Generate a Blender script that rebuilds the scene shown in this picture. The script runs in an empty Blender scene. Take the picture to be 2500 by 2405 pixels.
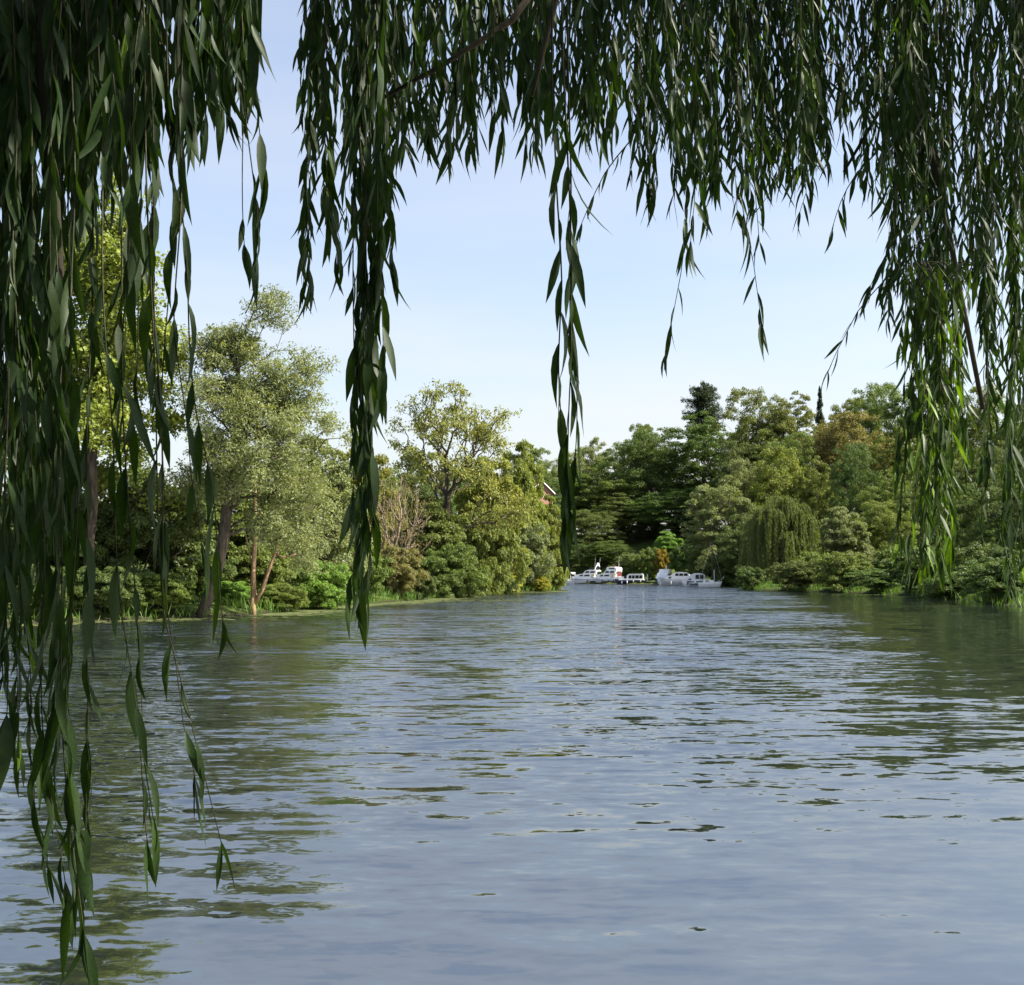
import bpy, math, random
import numpy as np
from mathutils import Vector, Matrix

sc = bpy.context.scene
COL = sc.collection
R = math.radians

# ------------------------------------------------------------------ camera
FPX, CX, CY = 3000.0, 1250.0, 1202.5       # photograph pixels (2500 x 2405)
CAMH = 2.5
PITCH = math.atan(197.5 / FPX)
cam_d = bpy.data.cameras.new('camera')
cam = bpy.data.objects.new('camera', cam_d)
COL.objects.link(cam)
cam.location = (0, 0, CAMH)
cam.rotation_euler = (math.pi / 2 + PITCH, 0, 0)
cam_d.sensor_fit = 'HORIZONTAL'
cam_d.sensor_width = 36
cam_d.lens = FPX / 2500 * 36
cam_d.clip_start = 0.05
cam_d.clip_end = 6000
sc.camera = cam

# ------------------------------------------------------------------ light
SUN_EL, SUN_AZ = R(47), R(97)              # azimuth clockwise from +Y (the view direction)
world = bpy.data.worlds.new('World')
sc.world = world
world.use_nodes = True
wn, wl = world.node_tree.nodes, world.node_tree.links
wn.clear()
w_out = wn.new('ShaderNodeOutputWorld')
w_bg = wn.new('ShaderNodeBackground')
w_bg.inputs['Strength'].default_value = 0.082
sky = wn.new('ShaderNodeTexSky')
sky.sky_type = 'NISHITA'
sky.sun_disc = False
sky.sun_elevation = SUN_EL
sky.sun_rotation = SUN_AZ
sky.air_density = 1.0
sky.dust_density = 2.4
sky.ozone_density = 1.6
# thin high veil of cirrus
tc = wn.new('ShaderNodeTexCoord')
mp = wn.new('ShaderNodeMapping')
mp.inputs['Scale'].default_value = (1.0, 1.0, 6.0)
mp.inputs['Rotation'].default_value = (0.05, 0.04, 0.3)
nz = wn.new('ShaderNodeTexNoise')
nz.inputs['Scale'].default_value = 1.6
nz.inputs['Detail'].default_value = 5
nz.inputs['Roughness'].default_value = 0.55
rp = wn.new('ShaderNodeValToRGB')
rp.color_ramp.elements[0].position = 0.30
rp.color_ramp.elements[0].color = (0.16, 0.16, 0.16, 1)
rp.color_ramp.elements[1].position = 0.75
rp.color_ramp.elements[1].color = (0.62, 0.62, 0.62, 1)
mx = wn.new('ShaderNodeMix')
mx.data_type = 'RGBA'
mx.inputs[7].default_value = (3.9, 3.7, 3.5, 1)
wl.new(tc.outputs['Generated'], mp.inputs['Vector'])
wl.new(mp.outputs['Vector'], nz.inputs['Vector'])
wl.new(nz.outputs['Fac'], rp.inputs['Fac'])
sz_ = wn.new('ShaderNodeSeparateXYZ'); wl.new(tc.outputs['Generated'], sz_.inputs[0])
fade = wn.new('ShaderNodeMapRange')          # the veil thickens towards the horizon
fade.inputs[1].default_value = 0.05; fade.inputs[2].default_value = 0.55
fade.inputs[3].default_value = 1.15; fade.inputs[4].default_value = 0.25
wl.new(sz_.outputs['Z'], fade.inputs[0])
vm = wn.new('ShaderNodeMath'); vm.operation = 'MULTIPLY'
wl.new(rp.outputs['Color'], vm.inputs[0]); wl.new(fade.outputs[0], vm.inputs[1])
wl.new(vm.outputs[0], mx.inputs[0])
wl.new(sky.outputs['Color'], mx.inputs[6])
wl.new(mx.outputs[2], w_bg.inputs['Color'])
wl.new(w_bg.outputs['Background'], w_out.inputs['Surface'])

sun_d = bpy.data.lights.new('sun', 'SUN')
sun_d.energy = 5.0
sun_d.angle = R(0.5)
sun_d.color = (1.0, 0.93, 0.80)
sun = bpy.data.objects.new('sun', sun_d)
COL.objects.link(sun)
SDIR = Vector((math.cos(SUN_EL) * math.sin(SUN_AZ), math.cos(SUN_EL) * math.cos(SUN_AZ), math.sin(SUN_EL)))
sun.rotation_euler = SDIR.to_track_quat('Z', 'Y').to_euler()
sun.location = (60, 20, 60)

sc.view_settings.view_transform = 'Standard'
sc.view_settings.look = 'None'
sc.view_settings.gamma = 1
sc.view_settings.use_curve_mapping = False
sc.view_settings.exposure = 1.7
sc.cycles.max_bounces = 6
sc.cycles.diffuse_bounces = 3
sc.cycles.glossy_bounces = 3
sc.cycles.transmission_bounces = 4
sc.cycles.sample_clamp_indirect = 6

# ------------------------------------------------------------------ helpers
def ray(px, py):
    u, v = (px - CX) / FPX, (CY - py) / FPX
    return np.array([u, math.cos(PITCH) - v * math.sin(PITCH), math.sin(PITCH) + v * math.cos(PITCH)])

def at(px, py, d):
    r = ray(px, py)
    return np.array([0, 0, CAMH]) + r * (d / r[1])

def topix(P):
    P = np.asarray(P, float).reshape(-1, 3) - np.array([0, 0, CAMH])
    f = P[:, 1] * math.cos(PITCH) + P[:, 2] * math.sin(PITCH)
    v = -P[:, 1] * math.sin(PITCH) + P[:, 2] * math.cos(PITCH)
    f = np.where(f < 1e-3, 1e-3, f)
    return CX + FPX * P[:, 0] / f, CY - FPX * v / f, f

def smooth(a, b, x):
    t = np.clip((x - a) / (b - a), 0, 1)
    return t * t * (3 - 2 * t)

def nrm(v):
    return v / np.maximum(np.linalg.norm(v, axis=-1, keepdims=True), 1e-9)

def tag(o, label=None, cat=None, group=None, kind=None):
    if label: o['label'] = label
    if cat: o['category'] = cat
    if group: o['group'] = group
    if kind: o['kind'] = kind
    return o

def link(name, data, parent=None, mat=None):
    o = bpy.data.objects.new(name, data)
    COL.objects.link(o)
    if mat is not None and not data.materials:
        data.materials.append(mat)
    if parent is not None:
        o.parent = parent
    return o

def empty(name, loc=(0, 0, 0), rz=0.0):
    o = bpy.data.objects.new(name, None)
    o.empty_display_size = 0.3
    COL.objects.link(o)
    o.location = loc
    o.rotation_euler = (0, 0, rz)
    return o

def mesh_np(name, V, loops, sizes, mat=None, smooth_shade=False, attrs=None, fattrs=None):
    V = np.ascontiguousarray(V, dtype=np.float32)
    loops = np.ascontiguousarray(loops, dtype=np.int32).ravel()
    sizes = np.ascontiguousarray(sizes, dtype=np.int32)
    me = bpy.data.meshes.new(name)
    me.vertices.add(len(V))
    me.vertices.foreach_set('co', V.ravel())
    me.loops.add(len(loops))
    me.loops.foreach_set('vertex_index', loops)
    me.polygons.add(len(sizes))
    st = np.concatenate([[0], np.cumsum(sizes)[:-1]]).astype(np.int32)
    me.polygons.foreach_set('loop_start', st)
    try:
        me.polygons.foreach_set('loop_total', sizes)
    except Exception:
        pass
    me.polygons.foreach_set('use_smooth', np.full(len(sizes), smooth_shade, dtype=bool))
    for k, a in (fattrs or {}).items():
        at_ = me.attributes.new(k, 'FLOAT', 'FACE')
        at_.data.foreach_set('value', np.ascontiguousarray(a, dtype=np.float32))
    me.update(calc_edges=True)
    if mat: me.materials.append(mat)
    return me

class MB:
    """collects polygons, builds one mesh"""
    def __init__(s):
        s.v, s.l, s.n = [], [], []
        s.c = 0
    def add(s, V, F):
        V = np.asarray(V, float).reshape(-1, 3)
        for f in F:
            s.l.extend([i + s.c for i in f]); s.n.append(len(f))
        s.v.append(V); s.c += len(V)
        return s
    def box(s, c, size, rz=0.0):
        x, y, z = [q / 2 for q in size]
        P = np.array([[-x,-y,-z],[x,-y,-z],[x,y,-z],[-x,y,-z],[-x,-y,z],[x,-y,z],[x,y,z],[-x,y,z]])
        ca, sa = math.cos(rz), math.sin(rz)
        P = P @ np.array([[ca, sa, 0], [-sa, ca, 0], [0, 0, 1]]) + np.array(c)
        return s.add(P, [(0,3,2,1),(4,5,6,7),(0,1,5,4),(1,2,6,5),(2,3,7,6),(3,0,4,7)])
    def prism(s, prof, y0, y1):
        """profile in x-z extruded along y"""
        n = len(prof)
        P = [(x, y0, z) for x, z in prof] + [(x, y1, z) for x, z in prof]
        F = [tuple(range(n)), tuple(range(2 * n - 1, n - 1, -1))]
        F += [(i, i + n, (i + 1) % n + n, (i + 1) % n) for i in range(n)]
        return s.add(P, F)
    def tube(s, pts, rad, n=6, cap=True):
        P = np.asarray(pts, float)
        rad = np.broadcast_to(np.asarray(rad, float), (len(P),))
        T = nrm(np.gradient(P, axis=0))
        ref = np.array([0.31, 0.93, 0.17])
        A = nrm(np.cross(T, ref)); B = np.cross(T, A)
        ang = np.arange(n) * 2 * math.pi / n
        V = (P[:, None] + rad[:, None, None] * (np.cos(ang)[None, :, None] * A[:, None] + np.sin(ang)[None, :, None] * B[:, None])).reshape(-1, 3)
        F = []
        for i in range(len(P) - 1):
            for j in range(n):
                k = (j + 1) % n
                F.append((i*n+j, i*n+k, (i+1)*n+k, (i+1)*n+j))
        if cap:
            F.append(tuple(range(n))[::-1]); F.append(tuple((len(P)-1)*n + j for j in range(n)))
        return s.add(V, F)
    def mesh(s, name, mat=None, smooth_shade=False):
        return mesh_np(name, np.concatenate(s.v), s.l, s.n, mat, smooth_shade)
    def build(s, name, mat, parent=None, smooth_shade=False):
        return link(name, s.mesh(name, mat, smooth_shade), parent)

# ------------------------------------------------------------------ materials
def new_mat(name):
    m = bpy.data.materials.new(name)
    m.use_nodes = True
    nt = m.node_tree
    nt.nodes.clear()
    out = nt.nodes.new('ShaderNodeOutputMaterial')
    return m, nt.nodes, nt.links, out

def ramp(nodes, stops):
    r = nodes.new('ShaderNodeValToRGB')
    e = r.color_ramp.elements
    while len(e) < len(stops): e.new(0.5)
    for q, (p, c) in zip(e, stops):
        q.position = p; q.color = (*c, 1) if len(c) == 3 else c
    return r

def leaf_material(name, color=None, transl=0.32, rough=0.5, spec=0.25, yellow=(1.35, 1.12, 0.55), glow=(1.5, 1.45, 0.6), spots=False):
    m, N, L, out = new_mat(name)
    at_ = N.new('ShaderNodeAttribute'); at_.attribute_name = 'var'
    if color is None:
        src = N.new('ShaderNodeObjectInfo').outputs['Color']
    else:
        c = N.new('ShaderNodeRGB'); c.outputs[0].default_value = (*color, 1); src = c.outputs[0]
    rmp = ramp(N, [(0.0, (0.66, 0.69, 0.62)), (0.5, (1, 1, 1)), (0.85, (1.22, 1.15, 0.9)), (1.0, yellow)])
    L.new(at_.outputs['Fac'], rmp.inputs['Fac'])
    mul = N.new('ShaderNodeMix'); mul.data_type = 'RGBA'; mul.blend_type = 'MULTIPLY'; mul.inputs[0].default_value = 1
    L.new(src, mul.inputs[6]); L.new(rmp.outputs['Color'], mul.inputs[7])
    if spots:
        tcx = N.new('ShaderNodeTexCoord')
        n1 = N.new('ShaderNodeTexNoise'); n1.inputs['Scale'].default_value = 38; n1.inputs['Detail'].default_value = 4
        L.new(tcx.outputs['Object'], n1.inputs['Vector'])
        r1 = ramp(N, [(0.25, (0.62, 0.66, 0.7)), (0.5, (1, 1, 1)), (0.66, (1.35, 1.25, 0.9)), (0.74, (2.6, 1.5, 0.9))])
        L.new(n1.outputs['Fac'], r1.inputs['Fac'])
        m2 = N.new('ShaderNodeMix'); m2.data_type = 'RGBA'; m2.blend_type = 'MULTIPLY'; m2.inputs[0].default_value = 1
        L.new(mul.outputs[2], m2.inputs[6]); L.new(r1.outputs['Color'], m2.inputs[7])
        mul = m2
    pb = N.new('ShaderNodeBsdfPrincipled')
    pb.inputs['Roughness'].default_value = rough
    pb.inputs['Specular IOR Level'].default_value = spec
    L.new(mul.outputs[2], pb.inputs['Base Color'])
    tr = N.new('ShaderNodeBsdfTranslucent')
    tm = N.new('ShaderNodeMix'); tm.data_type = 'RGBA'; tm.blend_type = 'MULTIPLY'; tm.inputs[0].default_value = 1
    tm.inputs[7].default_value = (*glow, 1)
    L.new(mul.outputs[2], tm.inputs[6]); L.new(tm.outputs[2], tr.inputs['Color'])
    ms = N.new('ShaderNodeMixShader'); ms.inputs[0].default_value = transl
    L.new(pb.outputs[0], ms.inputs[1]); L.new(tr.outputs[0], ms.inputs[2])
    L.new(ms.outputs[0], out.inputs['Surface'])
    return m

def noise_material(name, c0, c1, scale=4, rough=0.85, detail=6, bump=0.3, stretch=(1, 1, 1), spec=0.3, lo=0.35, hi=0.65):
    m, N, L, out = new_mat(name)
    tcx = N.new('ShaderNodeTexCoord'); mpx = N.new('ShaderNodeMapping')
    mpx.inputs['Scale'].default_value = stretch
    L.new(tcx.outputs['Object'], mpx.inputs['Vector'])
    n = N.new('ShaderNodeTexNoise'); n.inputs['Scale'].default_value = scale; n.inputs['Detail'].default_value = detail
    L.new(mpx.outputs['Vector'], n.inputs['Vector'])
    r = ramp(N, [(lo, c0), (hi, c1)])
    L.new(n.outputs['Fac'], r.inputs['Fac'])
    pb = N.new('ShaderNodeBsdfPrincipled')
    pb.inputs['Roughness'].default_value = rough
    pb.inputs['Specular IOR Level'].default_value = spec
    L.new(r.outputs['Color'], pb.inputs['Base Color'])
    if bump:
        b = N.new('ShaderNodeBump'); b.inputs['Strength'].default_value = bump; b.inputs['Distance'].default_value = 0.05
        L.new(n.outputs['Fac'], b.inputs['Height']); L.new(b.outputs['Normal'], pb.inputs['Normal'])
    L.new(pb.outputs[0], out.inputs['Surface'])
    return m

M_LEAF = leaf_material('foliage')
M_WLEAF = leaf_material('willow_leaf', (0.021, 0.044, 0.013), transl=0.27, rough=0.5, spec=0.22, yellow=(5.6, 4.8, 0.9), glow=(1.8, 1.9, 0.5), spots=True)  # yellow end of the range also brightens the spray leaves as if sunlit
M_BARK = noise_material('bark', (0.022, 0.018, 0.013), (0.085, 0.066, 0.048), 6, 0.9, 8, 0.6, (1, 1, 0.25))
M_BARK_PALE = noise_material('bark_pale', (0.17, 0.105, 0.06), (0.34, 0.225, 0.13), 7, 0.85, 8, 0.5, (1, 1, 0.3))
M_TWIG = noise_material('twig', (0.016, 0.018, 0.008), (0.045, 0.042, 0.016), 20, 0.7, 4, 0.2)
M_DEAD = noise_material('dead_wood', (0.12, 0.09, 0.06), (0.26, 0.20, 0.14), 8, 0.9, 6, 0.4)
M_GEL = noise_material('white_gelcoat', (0.74, 0.74, 0.73), (0.82, 0.82, 0.81), 1.5, 0.3, 3, 0, spec=0.5)
M_CREAM = noise_material('cream_gelcoat', (0.62, 0.52, 0.40), (0.74, 0.64, 0.50), 2, 0.4, 3, 0, spec=0.5)
M_NAVY = noise_material('navy_paint', (0.008, 0.011, 0.035), (0.014, 0.018, 0.05), 2, 0.35, 3, 0, spec=0.5)
M_GREYHULL = noise_material('grey_paint', (0.34, 0.35, 0.37), (0.44, 0.45, 0.46), 2, 0.4, 3, 0, spec=0.5)
M_BLUE = noise_material('blue_paint', (0.02, 0.05, 0.20), (0.03, 0.07, 0.27), 2, 0.5, 3, 0)
M_MAROON = noise_material('maroon_canvas', (0.06, 0.012, 0.015), (0.10, 0.02, 0.02), 5, 0.8, 3, 0)
M_GLASS = noise_material('tinted_glass', (0.010, 0.013, 0.018), (0.02, 0.024, 0.03), 1, 0.08, 2, 0, spec=0.6)
M_STEEL = noise_material('rail_metal', (0.55, 0.55, 0.56), (0.7, 0.7, 0.7), 5, 0.3, 2, 0)
M_TIMBER = noise_material('dark_timber', (0.025, 0.02, 0.015), (0.07, 0.055, 0.04), 5, 0.9, 6, 0.4, (0.3, 1, 1))
M_WHITE = noise_material('white_paint', (0.68, 0.68, 0.66), (0.8, 0.8, 0.78), 5, 0.6, 4, 0.1)
M_ROOF = noise_material('clay_tile', (0.16, 0.07, 0.05), (0.28, 0.13, 0.09), 3, 0.9, 6, 0.3)
M_BRICK = noise_material('brick', (0.22, 0.11, 0.08), (0.34, 0.19, 0.13), 4, 0.9, 6, 0.3)
M_WEED = leaf_material('duckweed', (0.10, 0.122, 0.05), transl=0.1, rough=0.6)
M_REED = leaf_material('grass_blade', (0.085, 0.16, 0.03), transl=0.35)

def ground_material():
    m, N, L, out = new_mat('grass_ground')
    tcx = N.new('ShaderNodeTexCoord')
    n1 = N.new('ShaderNodeTexNoise'); n1.inputs['Scale'].default_value = 0.12; n1.inputs['Detail'].default_value = 8
    n2 = N.new('ShaderNodeTexNoise'); n2.inputs['Scale'].default_value = 6; n2.inputs['Detail'].default_value = 6
    L.new(tcx.outputs['Object'], n1.inputs['Vector']); L.new(tcx.outputs['Object'], n2.inputs['Vector'])
    r1 = ramp(N, [(0.35, (0.040, 0.060, 0.018)), (0.6, (0.085, 0.125, 0.030))])
    r2 = ramp(N, [(0.3, (0.5, 0.5, 0.5)), (0.7, (1.25, 1.2, 1.05))])
    L.new(n1.outputs['Fac'], r1.inputs['Fac']); L.new(n2.outputs['Fac'], r2.inputs['Fac'])
    mu = N.new('ShaderNodeMix'); mu.data_type = 'RGBA'; mu.blend_type = 'MULTIPLY'; mu.inputs[0].default_value = 1
    L.new(r1.outputs['Color'], mu.inputs[6]); L.new(r2.outputs['Color'], mu.inputs[7])
    # bare mud at and below the water's edge
    geo = N.new('ShaderNodeNewGeometry'); sx = N.new('ShaderNodeSeparateXYZ')
    L.new(geo.outputs['Position'], sx.inputs[0])
    mr = N.new('ShaderNodeMapRange'); mr.inputs[1].default_value = 0.05; mr.inputs[2].default_value = 0.4
    L.new(sx.outputs['Z'], mr.inputs[0])
    md = N.new('ShaderNodeMix'); md.data_type = 'RGBA'; md.inputs[6].default_value = (0.022, 0.019, 0.013, 1)
    L.new(mr.outputs[0], md.inputs[0]); L.new(mu.outputs[2], md.inputs[7])
    pb = N.new('ShaderNodeBsdfPrincipled'); pb.inputs['Roughness'].default_value = 0.95
    pb.inputs['Specular IOR Level'].default_value = 0.1
    L.new(md.outputs[2], pb.inputs['Base Color'])
    b = N.new('ShaderNodeBump'); b.inputs['Strength'].default_value = 0.6; b.inputs['Distance'].default_value = 0.1
    L.new(n2.outputs['Fac'], b.inputs['Height']); L.new(b.outputs['Normal'], pb.inputs['Normal'])
    L.new(pb.outputs[0], out.inputs['Surface'])
    return m
M_GROUND = ground_material()

def water_material():
    m, N, L, out = new_mat('river_water')
    tcx = N.new('ShaderNodeTexCoord')
    def noise(scale, detail, stretch, rough=0.5, rot=0.0, dist=0.0):
        mpx = N.new('ShaderNodeMapping'); mpx.inputs['Scale'].default_value = stretch
        mpx.inputs['Rotation'].default_value = (0, 0, rot)
        L.new(tcx.outputs['Object'], mpx.inputs['Vector'])
        n = N.new('ShaderNodeTexNoise'); n.inputs['Scale'].default_value = scale
        n.inputs['Detail'].default_value = detail; n.inputs['Roughness'].default_value = rough
        n.inputs['Distortion'].default_value = dist
        L.new(mpx.outputs['Vector'], n.inputs['Vector'])
        return n.outputs['Fac']
    def math_(op, a, b):
        k = N.new('ShaderNodeMath'); k.operation = op
        for i, q in enumerate((a, b)):
            if isinstance(q, (int, float)): k.inputs[i].default_value = q
            else: L.new(q, k.inputs[i])
        return k.outputs[0]
    # patches ruffled by the breeze, calm streaks between them
    patch = noise(0.10, 4, (0.35, 1.0, 1), 0.5, 0.12)
    pr = ramp(N, [(0.38, (0.34, 0.34, 0.34)), (0.60, (1, 1, 1))])
    L.new(patch, pr.inputs['Fac'])
    # the sheltered water near the camera's bank is calmer
    sx = N.new('ShaderNodeSeparateXYZ'); L.new(tcx.outputs['Object'], sx.inputs[0])
    near = N.new('ShaderNodeMapRange'); near.inputs[1].default_value = 2; near.inputs[2].default_value = 24
    near.inputs[3].default_value = 0.20; near.inputs[4].default_value = 1.0
    L.new(math_('ADD', sx.outputs['Y'], math_('MULTIPLY', sx.outputs['X'], -1.6)), near.inputs[0])
    amp = math_('MULTIPLY', pr.outputs['Color'], near.outputs[0])
    def cnoise(scale, detail, stretch, rot):
        mpx = N.new('ShaderNodeMapping'); mpx.inputs['Scale'].default_value = stretch
        mpx.inputs['Rotation'].default_value = (0, 0, rot)
        L.new(tcx.outputs['Object'], mpx.inputs['Vector'])
        n = N.new('ShaderNodeTexNoise'); n.inputs['Scale'].default_value = scale
        n.inputs['Detail'].default_value = detail; n.inputs['Roughness'].default_value = 0.5
        n.inputs['Distortion'].default_value = 0.25
        L.new(mpx.outputs['Vector'], n.inputs['Vector'])
        v = N.new('ShaderNodeVectorMath'); v.operation = 'SUBTRACT'; v.inputs[1].default_value = (0.5, 0.5, 0.5)
        L.new(n.outputs['Color'], v.inputs[0])
        return v.outputs[0]
    def vscale(v, k):
        m_ = N.new('ShaderNodeVectorMath'); m_.operation = 'SCALE'
        L.new(v, m_.inputs[0])
        if isinstance(k, (int, float)): m_.inputs['Scale'].default_value = k
        else: L.new(k, m_.inputs['Scale'])
        return m_.outputs[0]
    def vadd(a, b_):
        m_ = N.new('ShaderNodeVectorMath'); m_.operation = 'ADD'
        L.new(a, m_.inputs[0])
        if isinstance(b_, tuple): m_.inputs[1].default_value = b_
        else: L.new(b_, m_.inputs[1])
        return m_.outputs[0]
    # surface slopes: slow swell everywhere, wind ripples where the patches are
    shel = N.new('ShaderNodeMapRange'); shel.inputs[1].default_value = 1.0; shel.inputs[2].default_value = 7.0
    shel.inputs[3].default_value = 1.0; shel.inputs[4].default_value = 0.17
    L.new(math_('SUBTRACT', sx.outputs['X'], math_('MULTIPLY', sx.outputs['Y'], 0.19)), shel.inputs[0])
    reach = N.new('ShaderNodeMapRange'); reach.inputs[1].default_value = 50; reach.inputs[2].default_value = 150
    reach.inputs[3].default_value = 1.0; reach.inputs[4].default_value = 1.9
    L.new(sx.outputs['Y'], reach.inputs[0])
    amp = math_('MULTIPLY', math_('MULTIPLY', amp, shel.outputs[0]), reach.outputs[0])
    sl = vscale(cnoise(1.3, 2, (0.4, 1.0, 1), 0.25), 0.10)
    rp_ = vadd(vscale(vadd(cnoise(2.1, 2, (0.32, 1.0, 1), -0.06), cnoise(4.6, 2, (0.40, 1.0, 1), -0.10)), 0.66), vscale(cnoise(9.0, 2, (0.6, 1.0, 1), 0.12), 0.40))
    sl = vadd(sl, vscale(rp_, amp))
    tilt = N.new('ShaderNodeCombineXYZ'); L.new(math_('MULTIPLY', amp, -0.10), tilt.inputs['Y'])
    sl = vadd(sl, tilt.outputs[0])
    fl = N.new('ShaderNodeVectorMath'); fl.operation = 'MULTIPLY'; fl.inputs[1].default_value = (0.7, 1.0, 0.0)
    L.new(sl, fl.inputs[0])
    nn = N.new('ShaderNodeVectorMath'); nn.operation = 'NORMALIZE'
    L.new(vadd(fl.outputs[0], (0.0, 0.0, 1.0)), nn.inputs[0])
    pb = N.new('ShaderNodeBsdfPrincipled')
    pb.inputs['Base Color'].default_value = (0.007, 0.010, 0.010, 1)
    pb.inputs['Roughness'].default_value = 0.03
    pb.inputs['IOR'].default_value = 4.0
    L.new(nn.outputs[0], pb.inputs['Normal'])
    L.new(pb.outputs[0], out.inputs['Surface'])
    return m
M_WATER = water_material()

# ------------------------------------------------------------------ terrain and river
RIVER = np.array([(-90, 2.2), (-10, 2.6), (6, 2.3), (30, 1.5), (33, 20), (35, 50), (37, 85), (39, 101), (44.5, 123), (43.5, 147),
                  (42.5, 160), (36, 178), (37, 200), (50, 232), (43, 248), (11, 302), (3, 312), (-60, 330), (-400, 345), (-400, 225), (-30, 205),
                  (0, 190), (5.5, 176), (5.7, 170), (1, 164), (-4.4, 158), (-7, 138), (-8.8, 115), (-11.8, 100), (-14.4, 84), (-15.5, 73),
                  (-20.4, 66), (-27, 56), (-46, 40), (-90, 30)], float)

def signed_dist(X, Y):
    """distance to the river's edge, negative in the water"""
    P = np.stack([X.ravel(), Y.ravel()], 1)
    best = np.full(len(P), 1e9); ins = np.zeros(len(P), bool)
    n = len(RIVER)
    for i in range(n):
        a, b = RIVER[i], RIVER[(i + 1) % n]
        ab = b - a
        t = np.clip(((P - a) @ ab) / (ab @ ab), 0, 1)
        best = np.minimum(best, np.linalg.norm(P - (a + t[:, None] * ab), axis=1))
        c = ((a[1] > P[:, 1]) != (b[1] > P[:, 1]))
        with np.errstate(divide='ignore', invalid='ignore'):
            xi = (b[0] - a[0]) * (P[:, 1] - a[1]) / (b[1] - a[1] + 1e-12) + a[0]
        ins ^= c & (P[:, 0] < xi)
    return np.where(ins, -best, best).reshape(X.shape)

def ground_z(X, Y):
    X = np.asarray(X, float); Y = np.asarray(Y, float)
    D = signed_dist(X, Y)
    h = np.where(D < 0, -np.minimum(-D * 0.45, 1.6) - 0.02, 0.55 * smooth(0, 1.6, D))
    left = smooth(26, 12, X) * smooth(255, 215, Y)
    hill = smooth(9, 80, D) * 15 * (1 - left) * smooth(0, 70, Y)
    hill = hill * (0.55 + 0.45 * smooth(-60, 40, X))
    roll = 0.5 * np.sin(X * 0.11 + 1.3) * np.cos(Y * 0.083) * smooth(3, 20, D)
    nearb = 0.35 * smooth(0, 2, D) * smooth(3, -1, Y)
    h = h + np.where(D > 0, hill + roll + nearb, 0)
    return h

def axis(a, b, step, far):
    core = np.arange(a, b + 1e-6, step)
    ext = np.array([4, 10, 20, 40, 80, 160, 320, 640, 1280, 2560, far])
    return np.concatenate([(a - ext)[::-1], core, b + ext])
gx, gy = axis(-70, 130, 1.6, 4000), axis(-10, 345, 1.8, 4000)
GX, GY = np.meshgrid(gx, gy, indexing='ij')
GZ = ground_z(GX, GY)
nx, ny = GX.shape
idx = np.arange(nx * ny).reshape(nx, ny)
Q = np.stack([idx[:-1, :-1], idx[1:, :-1], idx[1:, 1:], idx[:-1, 1:]], -1).reshape(-1, 4)
me = mesh_np('ground', np.stack([GX, GY, GZ], -1).reshape(-1, 3), Q, np.full(len(Q), 4), M_GROUND, True)
tag(link('ground', me), kind='structure')
gz = lambda x, y: float(ground_z(np.array([x]), np.array([y]))[0])

wx = np.array([-420, -200, -100, -60, -30, -10, 10, 30, 60.0]); wy = np.array([-1, 10, 20, 40, 80, 140, 220, 300, 350.0])
WX, WY = np.meshgrid(wx, wy, indexing='ij')
idx = np.arange(WX.size).reshape(WX.shape)
Q = np.stack([idx[:-1, :-1], idx[1:, :-1], idx[1:, 1:], idx[:-1, 1:]], -1).reshape(-1, 4)
tag(link('river_water', mesh_np('river_water', np.stack([WX, WY, WX * 0], -1).reshape(-1, 3), Q, np.full(len(Q), 4), M_WATER)), kind='structure')

# ------------------------------------------------------------------ foliage meshes
def diamonds(name, C, D, Nn, L, W, var, mat):
    """one bent diamond leaf per row"""
    S = nrm(np.cross(D, Nn)); Nn = np.cross(S, D)
    L = L[:, None]; W = W[:, None]
    V = np.stack([C - D * L * 0.5, C + S * W * 0.5 + Nn * W * 0.12, C + D * L * 0.5 - Nn * L * 0.08, C - S * W * 0.5 + Nn * W * 0.12], 1).reshape(-1, 3)
    n = len(C)
    return mesh_np(name, V, np.arange(4 * n), np.full(n, 4), mat, False, fattrs={'var': var})

def rdir(rg, n):
    return nrm(rg.normal(size=(n, 3)))

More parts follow.
